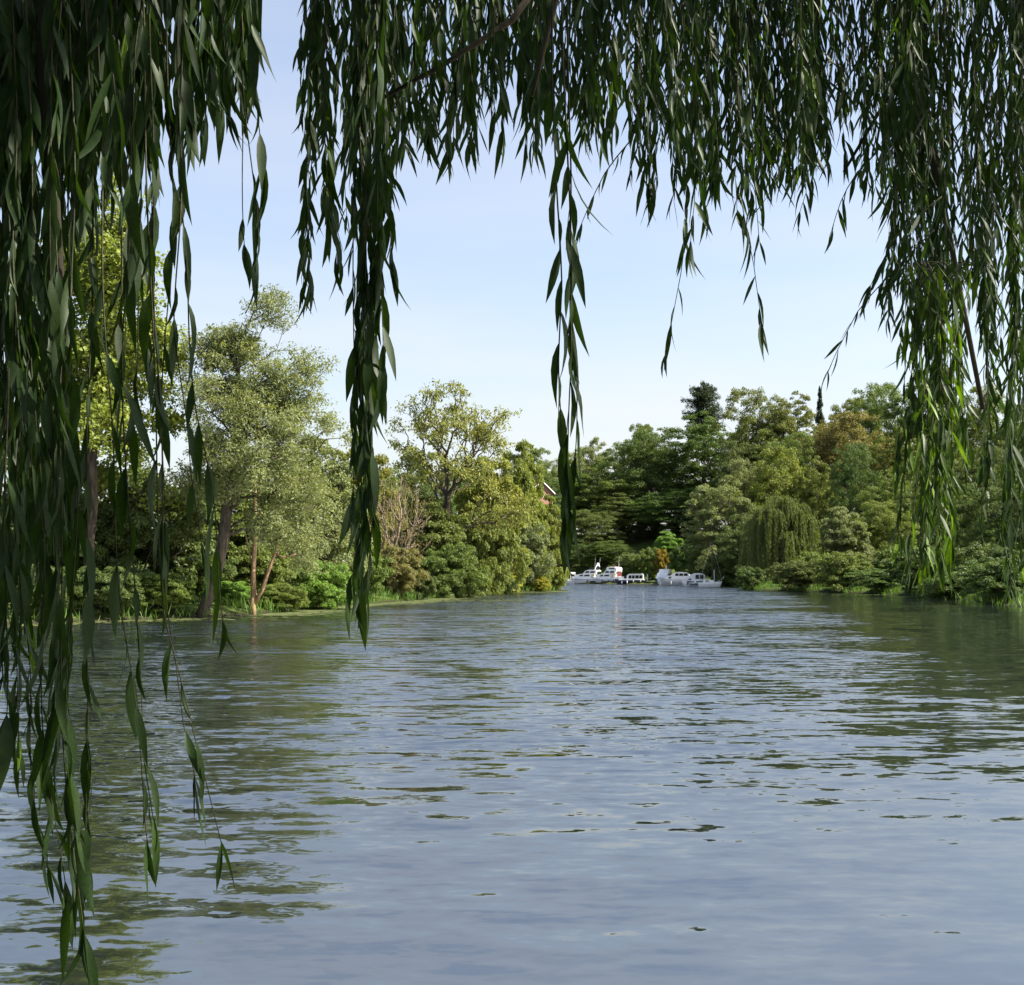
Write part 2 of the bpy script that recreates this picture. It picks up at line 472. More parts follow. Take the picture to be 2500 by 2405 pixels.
def puff_crown(name, seed, Rr, z0, z1, n_lobe=11, lobe_r=0.50, puffs=17, puff_r=0.17, per=170, leaf=0.32, flat=1.0, out_w=1.0, ragged=0.18):
    """crown of lobes of puffs of leaves"""
    rg = np.random.default_rng(seed)
    zc, rz = (z0 + z1) / 2, (z1 - z0) / 2
    C, N_, D_, V_ = [], [], [], []
    lobes = []
    for i in range(n_lobe):
        t = (i + 0.5) / n_lobe
        cz = 1 - 1.9 * t + rg.normal() * 0.06
        a = i * 2.399 + rg.normal() * 0.3
        rr = max(0.12, 1 - min(abs(cz), 0.999) ** 2.6) ** (1 / 2.2) if cz > -0.2 else 0.98 - 0.16 * (-0.2 - cz)
        k = 0.54 + rg.uniform(-0.06, ragged * 0.7)
        lr = lobe_r * Rr * rg.uniform(0.75, 1.2)
        zz = zc + cz * (rz - lr * 0.75)
        lobes.append((np.array([math.cos(a) * rr * Rr * k, math.sin(a) * rr * Rr * k, zz]), lr))
    lobes.append((np.array([0, 0, zc + 0.1 * rz]), 0.55 * Rr))
    lobes.append((np.array([0, 0, zc - 0.5 * rz]), 0.5 * Rr))
    for c, r in lobes:
        m = max(4, int(puffs * (r / (lobe_r * Rr)) ** 2))
        d = rdir(rg, m); d[:, 2] = np.where(d[:, 2] < -0.7, -d[:, 2] * 0.6, d[:, 2]); d = nrm(d)
        pc = c + d * r * rg.uniform(0.72, 1.12, (m, 1)) * np.array([1, 1, flat])
        pr = puff_r * Rr * rg.uniform(0.6, 1.5, m)
        tone = rg.uniform(-0.14, 0.14, m)
        for j in range(m):
            q = max(8, int(per * (pr[j] / (puff_r * Rr)) ** 2))
            e = rdir(rg, q); e[:, 2] = np.where(e[:, 2] < -0.2, np.abs(e[:, 2]) * 0.7, e[:, 2]); e = nrm(e + 0.25 * d[j])
            P = pc[j] + e * pr[j] * (rg.uniform(0.25, 1.12, (q, 1)) ** 0.6) * np.array([1, 1, 0.9])
            C.append(P)
            N_.append(nrm(e * out_w + 0.6 * rg.normal(size=(q, 3)) + np.array([0, 0, 0.2])))
            V_.append(np.clip(0.5 + tone[j] + rg.normal(size=q) * 0.17, 0, 1))
    C = np.concatenate(C); N_ = np.concatenate(N_); V_ = np.concatenate(V_)
    n = len(C)
    D_ = nrm(np.cross(N_, rdir(rg, n)) + np.array([0, 0, -0.25]))
    L = leaf * rg.uniform(0.65, 1.35, n); W = L * rg.uniform(0.45, 0.75, n)
    me = diamonds(name, C, D_, N_, L, W, V_, M_LEAF)
    return me, lobes

def trunk_mesh(name, seed, lobes, z_fork, r0, mat=M_BARK, base=(0, 0, 0)):
    rg = np.random.default_rng(seed)
    b = MB()
    base = np.array(base, float)
    top = np.array([rg.normal() * 0.2, rg.normal() * 0.2, z_fork])
    mid = (base + top) / 2 + rg.normal(size=3) * 0.12
    P = np.array([base + [0, 0, -0.4], base * 0.8 + mid * 0.2, mid, top, top + [0.05, 0.05, 0.4]])
    b.tube(P, [r0 * 1.5, r0 * 1.05, r0 * 0.9, r0 * 0.8, r0 * 0.5], 8)
    for c, r in lobes:
        m1 = top * 0.55 + c * 0.45 + rg.normal(size=3) * 0.35 + np.array([0, 0, 0.3])
        b.tube(np.array([top - [0, 0, 0.3], m1, c]), [r0 * 0.5, r0 * 0.32, r0 * 0.1], 5)
        for k in range(3):
            e = c + rdir(rg, 1)[0] * r * 0.9
            b.tube(np.array([m1 * 0.4 + c * 0.6, (c + e) / 2 + rg.normal(size=3) * 0.15, e]), [r0 * 0.16, r0 * 0.1, r0 * 0.04], 4)
    return b.mesh(name, mat, True)

def skeleton(seed, trunk, attractors, bf=0.35, step=0.55, jit=0.12, sag=0.0, r_tip=0.012, expo=0.46):
    """balanced spanning tree from the trunk polyline to the attractor points"""
    rg = np.random.default_rng(seed)
    pos = [np.array(p, float) for p in trunk]; par = [-1] + list(range(len(trunk) - 1))
    pl = [0.0]
    for i in range(1, len(trunk)): pl.append(pl[-1] + np.linalg.norm(pos[i] - pos[i - 1]))
    cap = len(attractors) * 14 + 100
    PA = np.zeros((cap, 3)); PL = np.full(cap, 1e9)
    n = len(pos); PA[:n] = pos; PL[:n] = pl
    lo = max(1, len(trunk) // 3)
    order = np.argsort(np.linalg.norm(attractors - pos[-1], axis=1) + rg.normal(size=len(attractors)) * 0.6)
    tips = []
    for a in attractors[order]:
        dd = np.linalg.norm(PA[lo:n] - a, axis=1)
        cost = dd + bf * PL[lo:n] + np.maximum(0, PA[lo:n, 2] - a[2]) * 0.5
        k = int(np.argmin(cost)) + lo
        dist = np.linalg.norm(PA[k] - a)
        m = max(1, min(10, int(dist / step)))
        s = PA[k].copy(); prev = k
        for j in range(1, m + 1):
            t = j / m
            p = s * (1 - t) + a * t
            if j < m:
                p = p + rg.normal(size=3) * jit * min(1, dist) + np.array([0, 0, 0.10 * dist * math.sin(math.pi * t) - sag * dist * t])
            PA[n] = p; PL[n] = PL[prev] + np.linalg.norm(p - PA[prev]); par.append(prev); prev = n; n += 1
        tips.append(prev)
    par = np.array(par)
    cnt = np.zeros(n)
    cnt[tips] += 1
    for i in range(n - 1, 0, -1):
        cnt[par[i]] += cnt[i]
    rad = r_tip * np.maximum(cnt, 1) ** expo
    return PA[:n], par, rad, np.array(tips)

def skeleton_mesh(name, PA, par, rad, mat, r_split=0.0, trunk_boost=1.0):
    n = len(PA)
    Vs, Ls, Ns = [], [], []
    c = 0
    i = np.arange(1, n); p = par[1:]
    for sides, sel in ((7, rad[1:] > 0.07), (3, rad[1:] <= 0.07)):
        I, P = i[sel], p[sel]
        if not len(I): continue
        A, B = PA[P], PA[I]
        T = nrm(B - A)
        X = nrm(np.cross(T, np.array([0.31, 0.93, 0.17]))); Y = np.cross(T, X)
        ra = np.minimum(rad[P], rad[I] * 1.25); rb = rad[I]
        ang = np.arange(sides) * 2 * math.pi / sides
        ring = lambda Cc, r: Cc[:, None] + r[:, None, None] * (np.cos(ang)[None, :, None] * X[:, None] + np.sin(ang)[None, :, None] * Y[:, None])
        V = np.concatenate([ring(A, ra), ring(B + T * rb[:, None] * 0.3, rb)], 1)
        k = len(I)
        base = c + np.arange(k)[:, None, None] * 2 * sides
        j = np.arange(sides); j2 = (j + 1) % sides
        q = np.stack([j, j2, j2 + sides, j + sides], -1)[None]
        Ls.append((base + q).reshape(-1)); Ns.append(np.full(k * sides, 4))
        Vs.append(V.reshape(-1, 3)); c += k * 2 * sides
    return mesh_np(name, np.concatenate(Vs), np.concatenate(Ls), np.concatenate(Ns), mat, True)

def ellipsoid_points(rg, n, c, r, shell=0.45, lobes=0.2, zmin=-0.9, clump=0, sig=0.6):
    if clump:
        cc = ellipsoid_points(rg, max(3, n // clump), c, r, shell, lobes, zmin)
        k = rg.integers(0, len(cc), n)
        return cc[k] + rg.normal(size=(n, 3)) * sig * np.array([1, 1, 0.8])
    d = rdir(rg, n * 3); d = d[d[:, 2] > zmin][:n]
    ph = np.arctan2(d[:, 1], d[:, 0])
    bump = 1 + lobes * (np.sin(3 * ph + 4 * d[:, 2] + 1) * 0.6 + np.sin(5 * ph - 7 * d[:, 2]) * 0.4)
    rad = rg.uniform(shell ** 2, 1, (len(d), 1)) ** 0.5 * bump[:, None]
    return np.array(c) + d * rad * np.array(r)

def tuft_leaves(name, seed, tips, per, spread, leaf, aspect=(0.3, 0.5), droop=0.5, mat=M_LEAF, center=None, up=0.5):
    rg = np.random.default_rng(seed)
    k = len(tips); n = k * per
    e = rg.normal(size=(k, per, 3)) * spread * np.array([1, 1, 0.75])
    C = (tips[:, None] + e).reshape(-1, 3)
    o = nrm(C - (tips.mean(0) if center is None else center))
    Nn = nrm(o * 0.5 + rg.normal(size=(n, 3)) * 0.7 + np.array([0, 0, up]))
    D = nrm(nrm(e.reshape(-1, 3)) * 0.7 + rg.normal(size=(n, 3)) * 0.5 + np.array([0, 0, -droop]))
    tone = np.repeat(rg.normal(size=k) * 0.1, per)
    L = leaf * rg.uniform(0.6, 1.35, n); W = L * rg.uniform(*aspect, n)
    return diamonds(name, C, D, Nn, L, W, np.clip(0.5 + tone + rg.normal(size=n) * 0.16, 0, 1), mat)

# ---- shared crowns: (crown mesh, trunk mesh, radius, height)
PROTO = {}
def proto_broad(key, seed, Rr, z0, z1, r0=0.32, fork=None, **kw):
    cm, lb = puff_crown('crown', seed, Rr, z0, z1, **kw)
    tm = trunk_mesh('trunk', seed + 50, lb, fork if fork else z0 + 1.2, r0)
    V = np.empty(len(cm.vertices) * 3, np.float32); cm.vertices.foreach_get('co', V); V = V.reshape(-1, 3)
    PROTO[key] = (cm, tm, float(np.percentile(np.hypot(V[:, 0], V[:, 1]), 97)), float(np.percentile(V[:, 2], 99.8)))

proto_broad('oak_a', 11, 7.5, 0.8, 18, leaf=0.24, puffs=34, puff_r=0.115, per=115)
proto_broad('oak_b', 12, 7.0, 0.5, 17, n_lobe=18, lobe_r=0.44, puffs=28, leaf=0.24, puff_r=0.11, per=105)
proto_broad('oak_c', 13, 6.5, 0.6, 19, n_lobe=16, lobe_r=0.46, puff_r=0.10, puffs=36, per=90, leaf=0.24)
proto_broad('loose', 14, 5.5, 1.0, 17, n_lobe=17, lobe_r=0.34, puff_r=0.12, puffs=20, per=90, leaf=0.24, ragged=0.3)
proto_broad('near_bush_a', 21, 3.0, -0.5, 4.6, r0=0.07, fork=0.3, leaf=0.15, per=190, n_lobe=15, puffs=16, puff_r=0.15, ragged=0.3)
proto_broad('near_bush_b', 22, 3.0, -0.5, 4.0, r0=0.07, fork=0.3, leaf=0.17, per=170, n_lobe=18, lobe_r=0.36, puffs=15, puff_r=0.14, ragged=0.35)
proto_broad('near_tree', 23, 3.6, -0.3, 9.0, r0=0.16, fork=1.6, leaf=0.20, per=190, n_lobe=20, lobe_r=0.36, puffs=17, puff_r=0.15, ragged=0.35)
proto_broad('bush', 24, 4.0, -0.6, 5.5, r0=0.08, fork=0.4, leaf=0.26, per=120, n_lobe=15, puffs=14, puff_r=0.16, ragged=0.3)

def proto_weeping():
    rg = np.random.default_rng(31)
    b = MB()
    Rr, H = 6.5, 15.0
    C, D_, N_, V_ = [], [], [], []
    b.tube([(0, 0, -0.4), (0.1, 0, 3), (0.2, 0.1, 8)], [0.6, 0.42, 0.3], 8)
    heads = []
    for i in range(26):
        a = i * 2.399; r = Rr * math.sqrt((i + 0.5) / 26) * rg.uniform(0.75, 1.05)
        z = H * (1 - 0.42 * (r / Rr) ** 2.2) * rg.uniform(0.86, 1.0)
        h = np.array([math.cos(a) * r, math.sin(a) * r, z]); heads.append(h)
        b.tube([(0.2, 0.1, 6.5), tuple(h * [0.4, 0.4, 0.4] + [0.1, 0, 5.2]), tuple(h)], [0.2, 0.12, 0.03], 5)
    for h in heads:
        tone = rg.normal() * 0.1
        for s in range(44):
            a = rg.uniform(0, 6.283); rr = abs(rg.normal()) * 1.0 + 0.1
            out = np.array([math.cos(a), math.sin(a), 0])
            top = h + out * rr * 0.6 + [0, 0, rg.uniform(-0.6, 0.35)]
            ln = rg.uniform(2.0, 5.5) if np.hypot(h[0], h[1]) < Rr * 0.7 else rg.uniform(4.0, min(11.0, h[2] - 0.6))
            m = int(ln * 9)
            t = np.linspace(0, 1, m)
            pts = top + out[None] * (rr * 0.8 * np.sqrt(t))[:, None] + np.array([0, 0, -1.0]) * (ln * t ** 1.15)[:, None]
            pts += rg.normal(size=(m, 3)) * 0.09
            pts = pts[pts[:, 2] > 0.3]
            m = len(pts)
            C.append(pts); D_.append(nrm(np.array([0, 0, -1.0]) + rg.normal(size=(m, 3)) * 0.35))
            N_.append(nrm(out + rg.normal(size=(m, 3)) * 0.5 + [0, 0, 0.3])); V_.append(np.clip(0.5 + tone + rg.normal(size=m) * 0.15, 0, 1))
    C, D_, N_, V_ = map(np.concatenate, (C, D_, N_, V_))
    n = len(C)
    me = diamonds('crown', C, D_, N_, rg.uniform(0.3, 0.6, n), rg.uniform(0.10, 0.2, n), V_, M_LEAF)
    PROTO['weeping'] = (me, b.mesh('trunk', M_BARK, True), Rr, H)
proto_weeping()

def proto_conifer(key, seed, Rr, H, tiers, z0, power, tilt):
    rg = np.random.default_rng(seed)
    b = MB()
    b.tube([(0, 0, -0.4), (0.05, 0, H * 0.5), (0, 0.05, H)], [0.35, 0.22, 0.03], 7)
    C, D_, N_, V_ = [], [], [], []
    for i in range(tiers):
        t = i / (tiers - 1)
        z = z0 + (H - z0) * t
        rr = Rr * (math.sqrt(max(0, 1 - t ** 4)) * (0.75 + 0.25 * math.sin(i * 2.3)) if power < 0 else (1 - t) ** power) + 0.25
        for k in range(7):
            a = k * 0.898 + i * 1.1 + rg.normal() * 0.2
            ln = rr * rg.uniform(0.6, 1.1)
            o = np.array([math.cos(a), math.sin(a), tilt * rg.uniform(0.2, 1.6)])
            z = z0 + (H - z0) * min(1.0, max(0.0, t + rg.normal() * 0.6 / tiers))
            tip = np.array([0, 0, z]) + o * ln
            b.tube([(0, 0, z), tuple(tip)], [0.05, 0.012], 4)
            m = int(70 * ln) + 20
            u = rg.uniform(0.15, 1.02, m)
            side = np.array([-math.sin(a), math.cos(a), 0])
            P = np.array([0, 0, z]) + o * (ln * u)[:, None] + side * (rg.normal(size=m) * 0.16 * ln * (1.1 - u * 0.6))[:, None] + np.array([0, 0, 1]) * (rg.normal(size=m) * 0.28)[:, None]
            C.append(P); D_.append(nrm(o + rg.normal(size=(m, 3)) * 0.5)); N_.append(nrm(np.array([0, 0, 1.0]) + rg.normal(size=(m, 3)) * 0.6))
            V_.append(np.clip(0.45 + rg.normal(size=m) * 0.15, 0, 1))
    C, D_, N_, V_ = map(np.concatenate, (C, D_, N_, V_))
    n = len(C)
    me = diamonds('crown', C, D_, N_, rg.uniform(0.25, 0.55, n), rg.uniform(0.08, 0.2, n), V_, M_LEAF)
    PROTO[key] = (me, b.mesh('trunk', M_BARK, True), Rr, H)
proto_conifer('pine', 41, 5.0, 30, 15, 20, -1, 0.16)
proto_conifer('spire', 42, 3.2, 30, 28, 6, 0.75, -0.15)

TREE_RG = random.Random(5)
def place(key, name, px, top, d, wpx, col, label, cat='tree', group=None, sink=0.0):
    cm, tm, pr, ph = PROTO[key]
    x = (px - CX) / FPX * d / math.cos(PITCH)
    g = gz(x, d) - sink
    zt = at(px, top, d)[2]
    H = max(0.8, zt - g)
    W = wpx / FPX * d / 2
    o = empty(name, (x, d, g), TREE_RG.uniform(0, 6.28))
    s = W / pr
    o.scale = (s, s, H / ph)
    tag(o, label, cat, group)
    c = link('crown', cm, o)
    j = lambda v, q: max(0.004, v * (1 + TREE_RG.uniform(-q, q)))
    c.color = (j(col[0], 0.08), j(col[1], 0.06), j(col[2], 0.08), 1)
    link('trunk', tm, o)
    return o

# ------------------------------------------------------------------ wood on the hill and along the right bank
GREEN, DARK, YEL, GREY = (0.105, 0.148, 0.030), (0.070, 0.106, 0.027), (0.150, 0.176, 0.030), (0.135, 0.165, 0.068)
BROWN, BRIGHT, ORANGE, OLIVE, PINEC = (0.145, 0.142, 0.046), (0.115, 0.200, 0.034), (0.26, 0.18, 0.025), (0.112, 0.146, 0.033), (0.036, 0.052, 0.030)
HILL = [
 ('oak_b', 1305, 1098, 400, 130, GREEN, 'green crown on the far skyline just right of the ash tree'),
 ('oak_a', 1385, 1108, 410, 140, GREEN, 'low green crown on the far skyline behind the twisted central willow strand'),
 ('loose', 1447, 1072, 430, 120, GREY, 'hazy grey-green crown standing up on the far skyline above the left boats'),
 ('oak_c', 1510, 1085, 400, 140, GREEN, 'mid-green crown in the dip of the skyline left of the big dark trees'),
 ('oak_b', 1568, 1036, 385, 130, OLIVE, 'olive crown on the skyline at the left shoulder of the hill'),
 ('oak_a', 1390, 1160, 375, 190, DARK, 'dark tree in the far wood above the leftmost boat'),
 ('oak_c', 1480, 1150, 370, 200, GREEN, 'green tree lit on top in the far wood above the flybridge cruisers'),
 ('oak_b', 1330, 1205, 365, 150, DARK, 'dark tree in the far wood below the house gable'),
 ('oak_a', 1430, 1245, 348, 190, DARK, 'shaded lower tree of the far wood directly behind the cruiser with radar arch'),
 ('oak_c', 1535, 1200, 362, 190, DARK, 'shaded tree of the far wood behind the navy-hulled boat'),
 ('oak_b', 1480, 1320, 334, 150, DARK, 'low dark bushy tree on the bank just behind the left group of boats'),
 ('oak_a', 1370, 1310, 340, 150, DARK, 'low dark bushy tree on the bank behind the leftmost boat'),
 ('oak_a', 1600, 1045, 372, 230, (0.062, 0.104, 0.022), 'left one of two huge dark green trees below the pine'),
 ('oak_c', 1725, 1012, 368, 240, (0.066, 0.112, 0.022), 'huge deep-green tree with sunlit right side right below the pine'),
 ('oak_b', 1660, 1195, 352, 250, DARK, 'dark shaded tree filling the slope below the two huge trees'),
 ('oak_c', 1580, 1260, 356, 150, DARK, 'dark shaded tree on the slope right of the navy-hulled boat'),
 ('oak_a', 1845, 950, 345, 190, OLIVE, 'olive rounded crown on the skyline just right of the pine'),
 ('oak_c', 1935, 962, 340, 170, OLIVE, 'olive crown on the skyline left of the thin spire conifer'),
 ('oak_b', 1880, 1040, 338, 190, GREEN, 'shaded green crown on the slope under the olive skyline trees'),
 ('oak_a', 1805, 1080, 333, 150, DARK, 'dark crown in the notch right of the huge deep-green tree'),
 ('oak_b', 2075, 975, 330, 150, GREEN, 'green crown on the skyline right of the spire conifer'),
 ('oak_a', 2155, 935, 320, 190, GREEN, 'sunny green crown on the rising right skyline'),
 ('oak_c', 2245, 915, 300, 190, (0.070, 0.115, 0.028), 'tall green crown at the top of the hill beside the willow curtain'),
 ('loose', 2300, 868, 290, 100, OLIVE, 'slim loose tree poking highest above the hill by the willow curtain'),
 ('oak_a', 2390, 950, 270, 210, GREEN, 'green hilltop crown seen through the right willow curtain'),
 ('oak_b', 2490, 985, 250, 200, GREEN, 'green hilltop crown at the right picture edge behind the willow curtain'),
 ('oak_b', 2065, 1014, 290, 260, BROWN, 'broad brownish russet crown in the middle of the hillside'),
 ('oak_c', 2185, 1050, 270, 170, GREEN, 'green crown right of the broad russet tree'),
 ('oak_a', 1935, 1060, 285, 150, OLIVE, 'olive crown left below the broad russet tree'),
 ('oak_c', 2290, 1060, 240, 200, GREEN, 'green hillside crown half hidden by the right willow curtain'),
 ('oak_a', 2420, 1090, 215, 230, DARK, 'dark hillside crown behind the right willow curtain'),
 ('loose', 1760, 1165, 250, 170, GREY, 'pale grey-green upright tree behind the right boats'),
 ('oak_a', 1835, 1125, 262, 180, GREY, 'pale domed crown between the grey-green upright tree and the yellow one'),
 ('oak_b', 1915, 1098, 255, 210, YEL, 'yellow-green sunlit crown above the far weeping willow'),
 ('oak_c', 1990, 1120, 250, 130, OLIVE, 'olive crown touching the right side of the yellow-green tree'),
 ('oak_a', 2090, 1082, 240, 150, DARK, 'dark tree with lit top right of the yellow-green tree'),
 ('oak_c', 2175, 1150, 215, 180, GREEN, 'green tree on the lower slope right of the dark one'),
 ('oak_b', 2270, 1160, 195, 190, GREEN, 'green lower tree behind the bright lit willow spray'),
 ('oak_a', 2370, 1180, 165, 200, DARK, 'dark waterside tree behind the right willow curtain'),
 ('oak_c', 2480, 1150, 150, 220, DARK, 'dark waterside tree at the right picture edge'),
 ('oak_b', 1830, 1255, 232, 190, DARK, 'shaded tree at the water left of the far weeping willow'),
 ('oak_c', 1735, 1280, 262, 130, DARK, 'dark low tree right behind the sailing boat mast'),
 ('weeping', 1905, 1198, 197, 175, (0.105, 0.135, 0.042), 'weeping willow on the far right bank trailing into the water'),
 ('near_tree', 2055, 1240, 184, 140, GREY, 'grey-green sallow bush right of the far weeping willow'),
 ('oak_b', 2145, 1225, 190, 180, GREEN, 'rounded green tree at the water between sallow bush and lit willow spray'),
 ('pine', 1720, 938, 390, 112, PINEC, 'dark broad-topped pine sticking out of the hill skyline'),
 ('spire', 2005, 950, 375, 56, PINEC, 'thin dark spire conifer on the hill skyline'),
]
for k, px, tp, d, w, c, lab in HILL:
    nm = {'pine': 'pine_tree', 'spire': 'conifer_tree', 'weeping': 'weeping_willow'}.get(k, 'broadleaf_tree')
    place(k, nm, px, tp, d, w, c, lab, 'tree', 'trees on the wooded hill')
BANK = [
 ('bush', 2000, 1345, 181, 140, GREEN, 'green shrub at the foot of the far weeping willow'),
 ('bush', 2105, 1350, 172, 130, GREY, 'pale green shrub overhanging the water below the sallow bush'),
 ('bush', 2200, 1330, 163, 150, GREEN, 'green shrub on the right bank left of the lit willow spray'),
 ('bush', 2290, 1335, 150, 160, DARK, 'dark shrub on the right bank under the lit willow spray'),
 ('bush', 2385, 1330, 128, 180, DARK, 'dark shrub on the right bank near the picture edge'),
 ('near_bush_b', 2470, 1340, 108, 190, DARK, 'dark shrub at the water on the right picture edge'),
 ('bush', 1830, 1385, 187, 90, DARK, 'low dark shrub at the water left below the far weeping willow'),
 ('bush', 1950, 1370, 171, 150, DARK, 'low dark shrub in the water shade right below the far weeping willow'),
 ('bush', 2055, 1350, 161.5, 162, GREEN, 'lowest pale shrub dipping into the water below the sallow bush'),
 ('bush', 2150, 1390, 149, 187, DARK, 'low dark shrub on the water line below the rounded green tree'),
 ('bush', 2245, 1340, 136, 187, DARK, 'low dark shrub on the water line straight under the lit willow spray'),
 ('bush', 2335, 1395, 122, 187, DARK, 'low tangled shrub on the water line right of the lit willow spray'),
 ('bush', 2430, 1365, 100.5, 212, DARK, 'low dark shrub on the water line beside the right picture edge'),
 ('bush', 1536, 1352, 308, 100, DARK, 'dark shrub at the back of the lawn left of the small olive tree'),
 ('bush', 1600, 1350, 322, 110, DARK, 'dark shrub at the back of the lawn behind the small olive tree'),
 ('bush', 1672, 1330, 286, 84, DARK, 'dark shrub at the back of the lawn right of the small bright green tree'),
 ('bush', 1780, 1345, 236, 120, DARK, 'dark shrub on the bank right of the sailing boat'),
]
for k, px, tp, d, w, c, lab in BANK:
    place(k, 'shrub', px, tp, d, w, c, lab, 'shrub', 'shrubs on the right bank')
place('near_bush_a', 'small_tree', 1582, 1338, 302, 70, OLIVE, 'small round olive tree on the lawn between the two boat groups', 'tree')
place('near_bush_b', 'small_tree', 1614, 1342, 300, 46, ORANGE, 'small orange-tinted tree on the lawn between the two boat groups', 'tree')
place('near_tree', 'small_tree', 1630, 1298, 314, 84, BRIGHT, 'small bright green tree behind the orange-tinted one on the lawn', 'tree')

# ------------------------------------------------------------------ left bank
LEFT = [
 ('near_bush_a', 'shrub', 330, 1150, 76, 420, DARK, 'big dark ivy-green thicket on the left bank below the maple'),
 ('near_bush_b', 'shrub', 120, 1200, 73, 360, DARK, 'dark thicket at the left picture edge behind the willow curtain'),
 ('near_tree', 'shrub', 560, 1120, 88, 260, GREEN, 'green bushy tree behind the leaning trunk'),
 ('near_tree', 'shrub', 770, 1075, 96, 270, GREY, 'tall pale grey-green sallow between leaning tree and brown shrub'),
 ('near_tree', 'shrub', 680, 1180, 90, 220, GREY, 'pale grey-green sallow behind the bare orange stems'),
 ('near_bush_a', 'shrub', 785, 1372, 86, 170, BRIGHT, 'low bright green bush at the water right of the bare stems'),
 ('near_bush_b', 'shrub', 385, 1400, 69, 180, GREEN, 'low shrub at the water left of the leaning trunk'),
 ('near_bush_a', 'shrub', 690, 1425, 80, 140, GREEN, 'low green shrub at the foot of the bare stems'),
 ('near_bush_a', 'shrub', 90, 1380, 63, 220, DARK, 'low dark shrub at the water at the left picture edge'),
 ('near_bush_a', 'shrub', 480, 1330, 78, 200, DARK, 'dark shrub directly behind the leaning trunk'),
 ('near_bush_b', 'shrub', 640, 1330, 84, 190, GREEN, 'mid-green shrub behind the bare orange stems'),
 ('near_bush_b', 'shrub', 250, 1385, 66, 200, DARK, 'low dark shrub at the water below the dark thicket'),
 ('near_bush_b', 'shrub', 565, 1420, 76, 130, BRIGHT, 'small fresh green shrub between leaning trunk and bare stems'),
 ('near_tree', 'shrub', 875, 1090, 122, 190, YEL, 'yellow-green tree right behind the long willow strands'),
 ('near_bush_a', 'shrub', 965, 1335, 112, 150, BROWN, 'brownish leafy shrub at the foot of the bare brown shrub'),
 ('near_bush_b', 'shrub', 875, 1330, 104, 150, GREEN, 'green shrub at the water behind the long willow strands'),
 ('near_tree', 'shrub', 1050, 1215, 138, 200, OLIVE, 'olive bush below the trunk of the ash tree'),
 ('near_bush_a', 'shrub', 1105, 1330, 127, 180, GREEN, 'rounded green shrub at the water below the ash tree'),
 ('near_bush_b', 'shrub', 1020, 1395, 117, 90, DARK, 'small dark shrub at the water right of the brownish one'),
 ('near_tree', 'shrub', 1200, 1130, 158, 190, YEL, 'yellow-green tree directly right of the ash trunk'),
 ('near_tree', 'shrub', 1275, 1085, 182, 140, YEL, 'yellowing tree at the tip of the left bank beside the house'),
 ('near_tree', 'shrub', 1320, 1198, 190, 130, YEL, 'yellow-green bush hiding the lower part of the house'),
 ('near_bush_b', 'shrub', 1190, 1250, 150, 180, OLIVE, 'olive-brown shrub in the middle of the left bank point'),
 ('near_bush_a', 'shrub', 1265, 1275, 168, 170, GREY, 'grey-green willow shrub sloping down to the tip of the left bank'),
 ('near_bush_b', 'shrub', 1195, 1375, 152, 110, DARK, 'dark low shrub at the water before the grey-green willow shrub'),
 ('near_bush_a', 'shrub', 1300, 1382, 172, 80, GREEN, 'low green bush at the very tip of the left bank'),
 ('near_bush_b', 'shrub', 1245, 1405, 162, 60, (0.30, 0.30, 0.03), 'low yellow-leaved plant at the water near the left bank tip'),
 ('near_bush_a', 'shrub', 1318, 1408, 168, 52, (0.24, 0.26, 0.03), 'yellow-green low plant ending the left bank at the water'),
]
for k, nm, px, tp, d, w, c, lab in LEFT:
    place(k, nm, px, tp, d, w, c, lab, 'shrub', 'shrubs on the left bank')
for px, tp, d, w, c, lab in [
 (700, 1150, 215, 200, GREEN, 'dim tree far behind the pale sallows of the left bank'),
 (905, 1125, 235, 220, GREEN, 'dim green tree far behind the brown shrub'),
 (1020, 1110, 245, 180, DARK, 'dim dark tree far behind the left side of the ash tree'),
 (1150, 1120, 250, 200, GREEN, 'dim green tree far behind the right side of the ash tree'),
 (480, 1200, 150, 260, DARK, 'dark tree behind the thicket left of the leaning trunk'),
 (60, 1180, 140, 280, DARK, 'dark tree behind the willow curtain at the left picture edge')]:
    place('oak_b', 'broadleaf_tree', px, tp, d, w, c, lab, 'tree', 'trees behind the left bank')

def skel_tree(name, label, base, trunk_pts, crown_c, crown_r, n_att, seed, col, leaf, per, spread, aspect, bark=M_BARK, shell=0.4,
              bf=0.35, r_tip=0.012, expo=0.46, lobes=0.2, zmin=-0.8, droop=0.5, extra=None, drop=0.0, leafy=True, jit=0.12, clump=0, sig=0.6):
    """tree grown from a trunk polyline; coordinates relative to base"""
    rg = np.random.default_rng(seed)
    att = ellipsoid_points(rg, n_att, crown_c, crown_r, shell, lobes, zmin, clump, sig)
    if extra is not None: att = np.concatenate([att] + [ellipsoid_points(rg, m, c, r, 0.3, 0.2, -1, clump, sig) for c, r, m in extra])
    PA, par, rad, tips = skeleton(seed, trunk_pts, att, bf, 0.5, jit, 0, r_tip, expo)
    o = empty(name, base)
    tag(o, label, 'tree')
    link('trunk', skeleton_mesh('trunk', PA, par, rad, bark), o)
    if leafy:
        t = PA[tips]
        if drop: t = t[rg.uniform(size=len(t)) > drop]
        c = link('crown', tuft_leaves('crown', seed + 1, t, per, spread, leaf, aspect, droop, center=np.array(crown_c)), o)
        c.color = (*col, 1)
    return o

